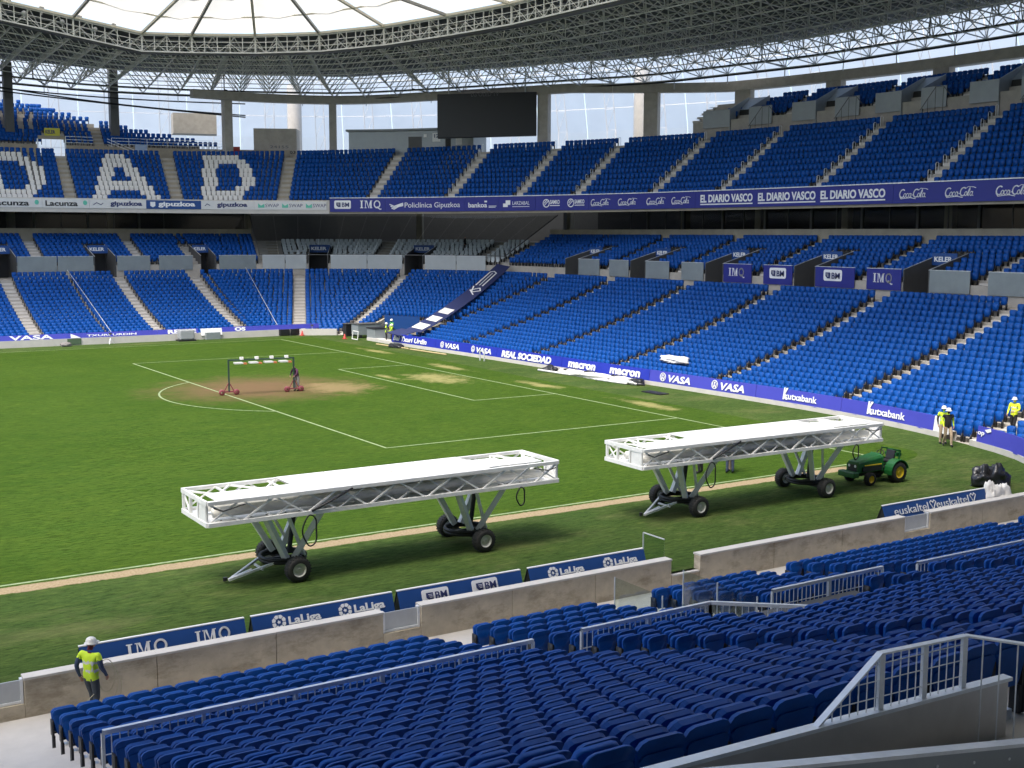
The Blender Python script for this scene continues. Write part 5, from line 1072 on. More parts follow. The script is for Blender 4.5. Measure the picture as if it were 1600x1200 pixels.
def make_rig(label, loc):
    t = thing('lighting_rig', label, 'lighting rig', loc, 'mobile grow light rigs', local=True)
    Lh, W2, z0, z1, YO = 5.42, 1.03, 1.9, 2.46, .26
    for sgn, nm in ((-1, 'near'), (1, 'far')):
        y = sgn*W2; tr = MB()
        for z, r in ((z0, .075), (z1, .07)): tr.bar((-Lh, y, z), (Lh, y, z), r, cap=True)
        n = 12; xs = np.linspace(-Lh, Lh, n+1)
        for k in range(n):
            a, c = (z0, z1) if k % 2 else (z1, z0); tr.bar((xs[k], y, a), (xs[k+1], y, c), .034); tr.bar((xs[k], y-.05*sgn, c), (xs[k+1], y-.05*sgn, a), .026)
        tr.build('side_truss', white_paint, t)
    for x in (-Lh, Lh):
        b = MB(); s_ = 1 if x > 0 else -1
        b.frame_box((x, 0, z0), (0, 1, 0), (s_, 0, 0), (0, 0, 1), -W2, W2, -.02, .04, -.06, .06); b.frame_box((x, 0, z1), (0, 1, 0), (s_, 0, 0), (0, 0, 1), -W2, W2, -.02, .04, -.06, .06)
        for y in (-W2+.1, -W2*.33, W2*.33, W2-.1): b.bar((x, y, z0), (x, y, z1), .05)
        for y in (-W2+.1, W2*.33): b.bar((x, y, z0), (x, y+W2*.6, z1), .028)
        b.frame_box((x, -W2+.32, 0), (0, 1, 0), (s_, 0, 0), (0, 0, 1), -.28, .28, -.012, .02, z0+.06, z1-.06)
        b.build('end_frame', white_paint, t)
    b = MB(); b.box(-Lh+.06, Lh-.06, -W2+.06, W2-.06, z0-.05, z0-.01); bevel(b.build('lamp_tray', white_paint, t), .01, 1)
    b = MB()
    for x in np.arange(-4.9, 5, .42):
        for y in (-.9, -.62, -.2, .3, .8): b.lathe((x+random.uniform(-.08, .08), y, z0-.008), (0, 0, 1), [(.028, 0), (.024, .012), (0, .014)], 6)
    o = b.build('tray_lamp_holes', mat('lamp_hole_dark', (.10, .09, .08), .6), t); o['kind'] = 'stuff'  # dark studs stand for the small lamp holes of the tray
    for x0, x1, y0, y1 in ((-2.75, -1.32, -W2+.02, W2+.03), (-1.305, .12, -W2+.02, W2+.03), (.135, 1.57, -W2+.02, W2+.03), (1.585, 3.05, -W2+.02, W2+.03), (-Lh+.25, -2.76, -W2+.03, -.05), (3.06, Lh-.45, -W2+.20, .0), (3.06, 4.0, .0, .35)):
        b = MB(); b.box(x0, x1, y0, y1, z1+.025, z1+.065); bevel(b.build('cover_panel', white_paint, t), .015, 2)
    for y, r in ((-.55, .14), (.25, .14)):
        b = MB(); b.tube([(-Lh+.3, y, z0+.2), (-2, y, z0+.2), (2, y, z0+.2), (Lh-.3, y, z0+.2)], r, 12); b.build('duct', mat('duct_cream', (.80, .78, .70), .55), t, True)
    for y in np.arange(-.9, .91, .6): pass
    for x in np.linspace(-Lh+.9, Lh-.9, 7): b = MB(); b.bar((x, -W2, z1-.02), (x, W2, z1-.02), .03); b.build('cross_bar', white_paint, t)
    for x0, x1 in ((-Lh, -2.8), (3.1, Lh)):
        b = MB(); xs = np.linspace(x0, x1, 5)
        for k in range(4): b.bar((xs[k], .05 if k % 2 else W2, z1-.02), (xs[k+1], W2 if k % 2 else .05, z1-.02), .032)
        b.build('top_bracing', white_paint, t)
    b = MB(); b.lathe((.3, 0, z1+.066), (0, 0, 1), [(.05, 0), (.045, .03), (0, .035)], 10); b.build('lifting_eye', hub, t)
    for wx in (-2.92, 2.92):
        b = MB(); ring = [(wx+.62*math.cos(a), YO+.62*math.sin(a), .50) for a in np.linspace(0, 2*math.pi, 28, endpoint=False)]; b.tube(ring, .055, 6, True); b.tube([(p[0], p[1], .42) for p in ring], .05, 6, True); tt = b.build('turntable', black, t, True)
        b = MB(); b.bar((wx, YO-1.0, .34), (wx, YO+1.0, .34), .07, cap=True); b.bar((wx-.55, YO, .42), (wx+.55, YO, .42), .06, cap=True); b.build('axle', black, t)
        for sy in (-1, 1):
            wheel(t, wx, YO+sy*1.08, .34, .30, hub)
            for dx0, dx1, r in ((-.10, -.85, .11), (.14, .75, .11)):
                b = MB(); p, q_ = V3((wx+dx0, YO+sy*.50, .52)), V3((wx+dx1, sy*.78, z0-.05)); b.bar(p, q_, r, cap=True); lg = b.build('leg', mat('leg_grey', (.84, .84, .83), .45, .0), t)
            b = MB(); b.bar((wx+.45, YO+sy*.45, .52), (wx-.25, sy*.8, z0-.05), .055, cap=True); b.build('brace', mat('leg_grey', (.6, .6, .6)), t)
        b = MB(); b.bar((wx+.2, .3, .5), (wx+.42, .35, z0-.1), .07, 8, True); b.build('hydraulic_ram', black, t)
    b = MB(); tip = (-4.55, .0, .09)
    for sy in (-.45, .45): b.bar((-3.35, YO+sy, .42), tip, .045, cap=True)
    b.bar((-3.7, -.28, .32), (-3.7, .34, .32), .035); b.bar((-3.9, .02, .27), tip, .05); b.build('tow_bar', mat('leg_grey', (.6, .6, .6)), t)
    b = MB(); b.lathe((-4.62, .1, .05), (0, 0, 1), [(.06, 0), (.06, .1), (0, .1)], 10); b.build('hitch', black, t)
    for cx, w_, h_ in ((-2.65, .20, .85), (4.05, .14, .55)):
        b = MB(); b.tube([(cx+w_*math.sin(a)*(1+.15*math.sin(3*a)), -W2-.06, z0-.05-h_*(1-math.cos(a))/2) for a in np.linspace(0, 2*math.pi, 26)], .022, 6); b.build('hose_loop', black, t, True)
    b = MB(); b.tube([(-2.6, -W2-.07, z0+.05), (-2.1, -W2-.08, z0+.25), (-1.4, -W2-.06, z1-.02)], .03, 6); b.build('cable', black, t, True)
    b = MB(); b.tube([(-Lh+.15, -W2-.04, z1-.12), (-Lh+.4, -W2-.06, z1-.22), (-Lh+1.0, -W2-.03, z1-.1)], .018, 5); b.tube([(Lh-.9, -W2-.03, z1-.1), (Lh-.4, -W2-.05, z1-.2), (Lh-.1, -W2-.03, z1-.15)], .018, 5); b.build('wiring', black, t)
    return t
rig = make_rig('long white wheeled lighting rig nearest the left, tow bar on turf', (-24.75, -36.38, .0))
copy_thing(rig, (-10.55, -36.45, .0), math.radians(-1.5), 'long white wheeled lighting rig beside the green tractor')
# ================================================================== TRACTOR
def make_tractor(loc, rz):
    t = thing('tractor', 'small green tractor with yellow rims behind the right lighting rig', 'tractor', loc, local=True, rz=rz)
    sec = [(-1.25, .30, .52, .92), (-1.20, .34, .50, .98), (-.6, .37, .50, 1.10), (.10, .38, .52, 1.19)]
    b = MB(); vs = []
    for x, w_, z0, z1 in sec: vs += [(x, -w_, z0), (x, -w_, z1-.10), (x, -w_*.72, z1), (x, w_*.72, z1), (x, w_, z1-.10), (x, w_, z0)]
    b.add(vs, [(k*6+j, k*6+(j+1) % 6, (k+1)*6+(j+1) % 6, (k+1)*6+j) for k in range(3) for j in range(6)]+[(0, 1, 2, 3, 4, 5), (23, 22, 21, 20, 19, 18)]); hd = bevel(b.build('hood', jd_green, t), .03, 2)
    b = MB(); b.box(-1.262, -1.24, -.24, .24, .55, .84); b.build('grille', black, hd)
    for y0 in (-.404, .385): b = MB(); b.box(-.95, .02, y0, y0+.019, .79, .83); b.build('stripe', jd_yellow, hd)
    for y0 in (-.40, .372): b = MB(); b.box(-1.05, .05, y0, y0+.028, .56, .76); b.build('side_grille', black, hd)
    for y in (-.17, .17): b = MB(); b.lathe((-1.265, y, .78), (-1, 0, 0), [(.06, 0), (.055, .01), (0, .014)], 12); b.build('headlight', white_matte, hd)
    b = MB(); b.box(-1.0, .9, -.18, .18, .34, .54); b.box(.05, 1.1, -.30, .30, .42, .62); b.build('chassis', black, t)
    b = MB(); b.box(-1.62, -1.30, -.46, .46, .34, .58); bevel(b.build('front_weight', jd_green, t), .04, 2); b = MB(); b.box(-1.31, -1.0, -.12, .12, .38, .5); b.build('weight_bracket', black, t)
    wheel(t, -.80, -.56, .27, .22, jd_yellow, 'front_wheel'); wheel(t, -.80, .56, .27, .22, jd_yellow, 'front_wheel'); wheel(t, .72, -.60, .44, .34, jd_yellow, 'rear_wheel'); wheel(t, .72, .60, .44, .34, jd_yellow, 'rear_wheel')
    for sy in (-1, 1):
        b = MB(); A = np.linspace(math.radians(12), math.radians(190), 11); vs = []
        for a in A: vs += [(.72+.52*math.cos(a), sy*.36, .46+.52*math.sin(a)), (.72+.52*math.cos(a), sy*.78, .46+.52*math.sin(a)), (.72+.48*math.cos(a), sy*.78, .46+.48*math.sin(a)), (.72+.48*math.cos(a), sy*.36, .46+.48*math.sin(a))]
        b.add(vs, [(k*4+j, k*4+(j+1) % 4, (k+1)*4+(j+1) % 4, (k+1)*4+j) for k in range(10) for j in range(4)]+[(0, 1, 2, 3)]); b.add([(.72, sy*.37, .6)]+[(.72+.5*math.cos(a), sy*.37, .46+.5*math.sin(a)) for a in A], [(0, k, k+1) for k in range(1, 11)]); b.build('fender', jd_green, t)
    b = MB(); b.box(.14, .52, -.33, .33, .50, .54); b.build('footplate', black, t)
    b = MB(); b.box(.52, .92, -.24, .24, .78, .88); b.frame_box((.90, 0, .86), (.25, 0, .97), (0, 1, 0), (-.97, 0, .25), 0, .42, -.23, .23, -.05, .05); bevel(b.build('driver_seat', black, t), .03, 2)
    b = MB(); b.bar((.12, 0, 1.0), (.33, 0, 1.20), .03, 6); b.tube([(.34+.10*math.sin(a)*.6, .19*math.cos(a), 1.21+.10*math.sin(a)) for a in np.linspace(0, 2*math.pi, 18, endpoint=False)], .018, 6, True); b.build('steering_wheel', black, t, True)
    b = MB(); b.bar((.10, -.25, 1.15), (.10, -.25, 1.42), .025, 6); b.bar((.10, -.25, 1.42), (.2, -.25, 1.46), .02, 6); b.build('exhaust', black, t)
    b = MB()
    for y in (-.34, .34): b.bar((1.05, y, .55), (1.12, y, 1.28), .04); b.bar((1.12, y, 1.28), (.75, y, 1.34), .035)
    b.bar((1.12, -.38, 1.25), (1.12, .38, 1.25), .05); b.box(.95, 1.25, -.32, .32, 1.02, 1.16); b.build('rear_frame', jd_green, t)
    b = MB(); b.bar((1.0, 0, .5), (1.5, 0, .5), .05); b.bar((1.2, -.3, .4), (1.45, -.3, .62), .03); b.bar((1.2, .3, .4), (1.45, .3, .62), .03); b.build('hitch_arms', black, t)
    return t
make_tractor((-3.98, -36.3, .0), math.radians(-3)).scale = (.9, .9, .9)
# ================================================================== PITCH-SIDE LIGHT FRAME
t = thing('light_frame', 'goal-shaped wheeled lamp frame standing on the bare patch', 'lamp frame', (-14.5, 0, 0))
A_, B_ = np.array([-16.41, .20, 0]), np.array([-12.62, -.28, 0]); ex = (B_-A_)/np.linalg.norm(B_-A_); ey = np.array([-ex[1], ex[0], 0]); ll = np.linalg.norm(B_-A_)
for P in (A_, B_):
    b = MB(); b.bar(P+(0, 0, .2), P+(0, 0, 2.06), .055, cap=True); b.build('post', mat('dark_green_paint', (.03, .06, .05), .5), t)
    b = MB(); b.bar(P-ex*.42+(0, 0, .2), P+ex*.42+(0, 0, .2), .05, cap=True); b.bar(P-ex*.3+(0, 0, .2), P+(0, 0, .75), .035); b.bar(P+ex*.3+(0, 0, .2), P+(0, 0, .75), .035); b.build('foot_frame', oxide, t)
    for sg in (-1, 1): b = MB(); b.lathe(P+ex*.42*sg-ey*.09+np.array([0, 0, .17]), ey, [(.05, 0), (.15, -.005), (.17, .03), (.17, .13), (.15, .165), (.05, .16)], 16); b.build('wheel', oxide, t, True)
b = MB(); b.bar(A_+(0, 0, 2.02), B_+(0, 0, 2.02), .06, cap=True); b.build('top_beam', mat('dark_green_paint', (.03, .06, .05)), t)
for k in range(4):
    c = A_+ex*ll*(.16+.23*k)+np.array([0, 0, 1.86]); b = MB(); b.frame_box(c, ex, ey, (0, 0, 1), -.28, .20, -.25, .25, -.06, .02); lm = b.build('lamp', mat('lamp_pale', (.62, .62, .60), .5), t)
    b = MB(); b.frame_box(c, ex, ey, (0, 0, 1), .22, .42, -.2, .2, -.10, -.02); b.build('lamp_tube', mat('lamp_orange', (.52, .16, .06), .5), lm)
    b = MB(); b.frame_box(c, ex, ey, (0, 0, 1), .05, .25, -.08, .08, .17, .32); b.build('ballast', white_matte, lm)
# ================================================================== NEAR A-FRAME BOARDS
def a_board(label, x0, x1, yc=-41.42, zt=.67):
    t = thing('folding_board', label, 'board', (.5*(x0+x1), yc, 0), 'folding boards along the near turf')
    fv = np.array([0, .36, .93]); b = MB(); b.frame_box((x0, yc-.30, .0), (1, 0, 0), (0, .93, -.36), fv, 0, x1-x0, 0, .03, 0, zt/.93); b.build('front_panel', navy, t)
    b = MB(); b.frame_box((x0, yc+.30, .0), (1, 0, 0), (0, -.93, -.36), (0, -.36, .93), 0.003, x1-x0-.003, 0, .03, 0, zt/.93); b.build('rear_panel', black, t)
    b = MB(); b.box(x0-.005, x1+.005, yc-.035, yc+.035, zt+.003, zt+.028); b.build('edge_strip', white_matte, t)
    b = MB(); b.add([(x0+.02, yc-.27, .02), (x0+.02, yc+.27, .02), (x0+.02, yc, zt-.02)], [(0, 1, 2)]); b.build('end_gusset', black, t)
    return t, flat((x0, yc-.30-.007, -.0), (1, 0, 0), fv, (0, -.93, .36)), x1-x0
t, g, l = a_board('navy folding board with serif lettering beside the worker', -34.32, -30.72); polys(place(logo_imq(), .95, .33, .30, .28), g, letter, t); polys(place(logo_imq(), 2.45, .35, .27, .28), g, letter, t)
t, g, l = a_board('navy folding board with two round star emblems, left one', -30.55, -27.0)
for x in (.45, 2.1): logo_liga(g, x, .37, .28, t)
t, g, l = a_board('navy folding board with two white tag logos', -26.85, -23.3); logo_bm(g, .62, .31, .35, t, letter_navy); logo_bm(g, 2.05, .33, .35, t, letter_navy)
t, g, l = a_board('navy folding board with two round star emblems, right one', -23.05, -19.25)
for x in (.55, 2.35): logo_liga(g, x, .38, .27, t)
t, g, l = a_board('navy folding board with white euskaltel lettering beside the white sack', -9.55, -4.35, -41.45, .70)
for x in (.45, 2.5): write('euskaltel', x, x+1.65, .40, .26, g, letter, t, .0); polys(stroke([(x+1.85, .42), (x+1.75, .62), (x+1.83, .68), (x+1.9, .6), (x+1.97, .68), (x+2.05, .62), (x+1.9, .42)], .03), g, letter, t, 'emblem')
# ================================================================== SACKS, SHEETS, LOOSE THINGS
from mathutils import noise as mn
def lump(name, label, cat, c, size, m, seed, group=None, rough=.22, neck=0.):
    """crumpled bag or cloth: ball flattened at the base, folded by ridged noise, optional gathered neck"""
    n, k = 30, 20; b = MB(); vs = []; o3 = Vector((seed*7.3, seed*3.1, seed*1.7))
    for i in range(k+1):
        th = math.pi*i/k
        for j in range(n):
            a = 2*math.pi*j/n; d = Vector((math.sin(th)*math.cos(a), math.sin(th)*math.sin(a), math.cos(th)))
            f = 1+rough*1.3*mn.noise(d*1.3+o3)+rough*(.5-abs(mn.noise(d*2.6+o3)))*1.2+rough*.5*(.4-abs(mn.noise(d*6+o3)))
            p = d*f; z = max(p.z, -.62)
            if z == -.62: p *= 1.06
            if neck and p.z > .62: q0 = (p.z-.62)/.4; p.x *= 1-.75*min(1, q0); p.y *= 1-.75*min(1, q0); z = .62+(z-.62)*(1+neck)
            vs.append((c[0]+size[0]*p.x, c[1]+size[1]*p.y, c[2]+size[2]*(z+.62)/1.62))
    b.add(vs, [(i*n+j, (i+1)*n+j, (i+1)*n+(j+1) % n, i*n+(j+1) % n) for i in range(k) for j in range(n)]); o = b.build(name, m, None, True); tag(o, label, cat, group); return o
lump('rubbish_sack', 'black rubbish sack on the left of the three on the turf', 'sack', (-1.25, -39.05, 0), (.33, .33, .66), sack_black, 1, 'black rubbish sacks', .42, .0)
lump('rubbish_sack', 'black rubbish sack in front of the other two on the turf', 'sack', (-.85, -39.4, 0), (.37, .34, .72), sack_black, 2, 'black rubbish sacks', .42, .0)
lump('rubbish_sack', 'black rubbish sack on the right of the three on the turf', 'sack', (-.48, -39.0, 0), (.38, .33, .62), sack_black, 3, 'black rubbish sacks', .42, .0)
lump('white_sack', 'crumpled white sack by the pitch wall, left one', 'sack', (-4.15, -41.55, 0), (.26, .2, .74), sheet_white, 5, 'white sacks by the wall', .5); lump('white_sack', 'crumpled white sack by the pitch wall, right one', 'sack', (-3.65, -41.55, 0), (.40, .22, .66), sheet_white, 6, 'white sacks by the wall', .5)
lump('white_sheet', 'crumpled white sheet lying over seats of the goal stand', 'sheet', (11.2, -6.6, tread_low(4)+.70), (.5, 1.0, .36), sheet_white, 7, None, .45)
wx_ = lambda y: float(np.interp(y, wy, wx))
for k, (y, w_, lab) in enumerate(((-2.2, 1.5, 'left'), (-4.6, 1.7, 'middle'), (-7.0, 1.2, 'right'))): lump('rolled_sheet', 'rolled white sheet on the turf under the blue boards, %s one' % lab, 'sheet', (wx_(y)-.75, y, 0), (.34, w_, .34), sheet_white, 11+k, 'white rolled sheets by the boards', .4)
for k, (y, lab) in enumerate(((.9, 'farthest'), (-1.4, 'second'), (-3.4, 'third'), (-6.1, 'fourth'), (-8.2, 'nearest'))): lump('black_bundle', 'black bundle beside the rolled white sheets, %s from the corner' % lab, 'bundle', (wx_(y)-.55, y, 0), (.38, .55, .34), sack_black, 21+k, 'black bundles by the boards', .4)
for y0, y1, lab in ((1.2, -2.2, 'left'), (-5.2, -8.0, 'right')):
    t = thing('white_pole', 'white pole lying on the turf under the blue boards, %s one' % lab, 'pole', (wx_(y0)-1.2, y0, .05), 'white poles by the boards'); b = MB(); b.tube([(wx_(y0)-1.35, y0, .08), (wx_(y1)-1.15, y1, .08)], .07, 8); b.build('pipe', white_matte, t, True)
t = thing('timber_strip', 'pale timber strips lying along the foot of the boards', 'timber', (5.2, 20, 0)); b = MB()
for y0, y1 in ((24.6, 19.4), (19.0, 13.8)): b.tube([(wx_(y0)-1.1, y0, .05), (wx_(y1)-1.0, y1, .05)], .07, 5)
b.build('plank', timber, t)
lump('black_bundle', 'black bundle on the turf right of the three corner workers', 'bundle', (5.3, 21.6, 0), (.5, .9, .32), sack_black, 31)
t = thing('ground_tray', 'flat black tray lying on the turf before the violet boards', 'tray', (5.1, -11.9, 0)); b = MB(); b.box(4.8, 5.5, -12.9, -11.2, .005, .06); b.build('lid', black, t)
t = thing('folded_stand', 'small grey folded stand under the REAL SOCIEDAD board', 'stand', (5.9, 8.8, 0)); b = MB()
for y in (8.6, 9.2): b.bar((5.9, y, 0), (5.9, y, .75), .05)
b.bar((5.9, 8.6, .7), (5.9, 9.2, .7), .05); b.build('frame', galv, t)
# banner strip laid over the seats beside the tunnel, tunnel head
t = thing('seat_banner', 'long navy banner strip laid up the seats beside the corner tunnel', 'banner', (6, 23, 1)); n = 26; vs = []; dirb = banner_b-banner_a; lb = np.linalg.norm(dirb); dirb = dirb/lb; nb = np.array([-dirb[1], dirb[0]])
def bzf(p): d = p[0]-8.2; return .25+max(0., seat_top(max(0., d/ROW)))+.02 if d > 0 else .75+.2*(p[0]-5.6)/2.6
for k in range(n+1):
    for w_ in (-.7, .7): p = banner_a+dirb*lb*k/n+nb*w_; c = banner_a+dirb*lb*k/n; vs.append((p[0], p[1], bzf(c)+.12+(.25 if w_ > 0 else 0)))
vs2 = [(x, y, z-.04) for x, y, z in vs]; N = len(vs); b = MB(); b.add(vs+vs2, [(2*k, 2*k+1, 2*k+3, 2*k+2) for k in range(n)]+[(N+2*k, N+2*k+2, N+2*k+3, N+2*k+1) for k in range(n)]+[(2*k, 2*k+2, N+2*k+2, N+2*k) for k in range(n)]+[(2*k+1, N+2*k+1, N+2*k+3, 2*k+3) for k in range(n)]); b.build('cloth', mat('banner_navy', (.022, .032, .11), .7, var=.1, scale=2), t)
def bfn(u, v, q_): p = banner_a+dirb*u+nb*v; c = banner_a+dirb*u; return np.array([p[0], p[1], bzf(c)+.155+q_+.25*(v+.7)/1.4])
polys([rect(4.2, 5.8, -.5, .55), rect(6.8, 8.2, -.5, .5), rect(9.2, 10.6, -.5, .5)], bfn, white_matte, t, 'white_patch')
polys(stroke([(15.0, -.3), (15.9, .4), (16.8, -.2), (16.2, -.5), (15.5, .1), (16.9, .5)], .13)+stroke([(17.3, .45), (20.8, .5), (21.1, .2), (20.8, -.15), (17.4, -.2)], .12)+stroke([(17.4, .12), (20.6, .18)], .08), bfn, letter, t, 'emblem')
t = thing('tunnel_screen', 'dark blue screen across the ramp opening in the corner', 'screen', L.p3(sl_a(20), 5, 1)); b = MB(); b.add([L.p3(sl_a(29), 5.0, .3), L.p3(sl_a(10), 5.2, .3), L.p3(sl_a(10), 5.2, 1.6), L.p3(sl_a(29), 5.0, 1.6)], [(0, 1, 2, 3)]); b.build('sheet', navy, t)
# corner equipment at the tunnel mouth
t = thing('black_cabinet', 'black cabinet at the left edge of the corner tunnel mouth', 'cabinet', (6.9, 33.6, 0)); b = MB(); b.box(6.2, 7.6, 33.3, 34.0, 0, 1.1); bevel(b.build('body', black, t), .04); b = MB(); b.box(6.15, 7.65, 33.25, 34.05, 1.11, 1.17); b.build('lid', dark_grey, t)
t = thing('grey_container', 'grey wheeled container in the corner tunnel mouth', 'container', (7, 31.6, 0)); b = MB(); b.box(6.3, 8.6, 31.0, 32.4, .25, 1.2); bevel(b.build('body', grey_panel, t), .05); b = MB()
for x in (6.6, 8.3): b.lathe((x, 31.0, .14), (0, 1, 0), [(.0, 0), (.14, 0), (.14, .1), (0, .1)], 12)
b.build('castors', black, t); b = MB(); b.box(6.25, 8.65, 30.95, 32.45, 1.21, 1.27); b.build('lid', dark_grey, t)
t = thing('grey_container', 'grey crate nearest the corner workers', 'container', (6.6, 28.2, 0)); b = MB(); b.box(6.2, 8.0, 27.4, 29.0, .1, 1.05); bevel(b.build('body', grey_panel, t), .04); b = MB(); b.box(6.15, 8.05, 27.35, 29.05, 1.06, 1.13); b.build('lid', black, t)
t = thing('pipe_goal', 'small white pipe goal standing by the grey crates', 'goal', (5.4, 29.6, 0)); b = MB(); b.tube([(5.4, 29.2, .05), (5.4, 30.3, .05), (5.5, 30.3, .75), (5.5, 29.2, .75)], .045, 6, True); b.build('tube', white_matte, t)
for x, y, lab in ((5.0, 31.0, 'small red cone in front of the grey container'), (3.2, 36.3, 'small red cone by the far wall near the speakers')):
    t = thing('traffic_cone', lab, 'cone', (x, y, 0)); b = MB(); b.lathe((x, y, .03), (0, 0, 1), [(.16, 0), (.03, .42), (0, .42)], 14); b.build('cone', red_mat, t, True); b = MB(); b.box(x-.2, x+.2, y-.2, y+.2, .005, .03); b.build('base', red_mat, t)
t = thing('wall_speakers', 'pair of black speakers at the foot of the far wall', 'speakers', (1.7, 36.8, 0)); 
for x in (1.2, 2.3): b = MB(); b.box(x, x+.95, 36.6, 36.98, .05, .6); bevel(b.build('cabinet', black, t), .03)
t = thing('covered_box', 'box under grey plastic cover at the far wall gap', 'box', (-7.6, 36.4, 0)); b = MB(); b.box(-8.2, -6.9, 35.9, 36.8, .12, 1.0); bevel(b.build('cover', mat('grey_plastic', (.34, .35, .36), .35, bump=.6, bscale=6), t), .12, 3); b = MB(); b.box(-8.3, -6.8, 35.85, 36.85, 0, .12); b.build('pallet', black, t)
t = thing('grey_box', 'plain grey box on the far wall right of the covered box', 'box', (-5.4, 36.9, 0)); b = MB(); b.box(-5.7, -4.4, 36.5, 36.98, .0, .62); bevel(b.build('body', grey_panel, t), .02)
t = thing('green_panel', 'green panel hung on the far touchline wall', 'panel', (-16.8, 36.97, .1)); b = MB(); b.box(-17.3, -16.2, 36.93, 36.995, .08, .56); b.build('sheet', mat('panel_green', (.08, .13, .07), .7), t)
lump('small_heap', 'small grey heap at the foot of the far wall', 'heap', (-17.6, 36.2, 0), (.4, .3, .32), mat('heap_grey', (.20, .18, .17), .9), 41)
for x, lab in ((-13.9, 'thin tripod stand against the far wall under the violet boards'), (4.3, 'thin tripod stand against the far wall near the corner')):
    t = thing('tripod', lab, 'tripod', (x, 36.6, 0)); b = MB()
    for a in (0, 2.1, 4.2): b.bar((x+.3*math.cos(a), 36.6+.25*math.sin(a), 0), (x, 36.6, .5), .02)
    b.bar((x, 36.6, .5), (x, 36.6, .85), .02); b.build('legs', galv, t); b = MB(); b.box(x-.1, x+.1, 36.5, 36.7, .8, .95); b.build('head', dark_grey, t)
# divider rails going up the far side stand
for s, lab in ((sl_x(-13.3), 'thin handrail climbing the far side seats left of the green panel'), (sl_a(80), 'thin handrail climbing the far corner seats')):
    t = thing('stair_handrail', lab, 'handrail', L.p3(s, 0, 0), 'handrails climbing the far stand'); b = MB()
    b.bar(L.p3(s, -.2, tread_low(0)+.95), L.p3(s, ROW*21, tread_low(21)+.95), .026)
    for i in range(0, 22, 2): b.bar(L.p3(s, ROW*i, tread_low(i)), L.p3(s, ROW*i, tread_low(i)+.92), .016)
    b.build('rail', galv, t)
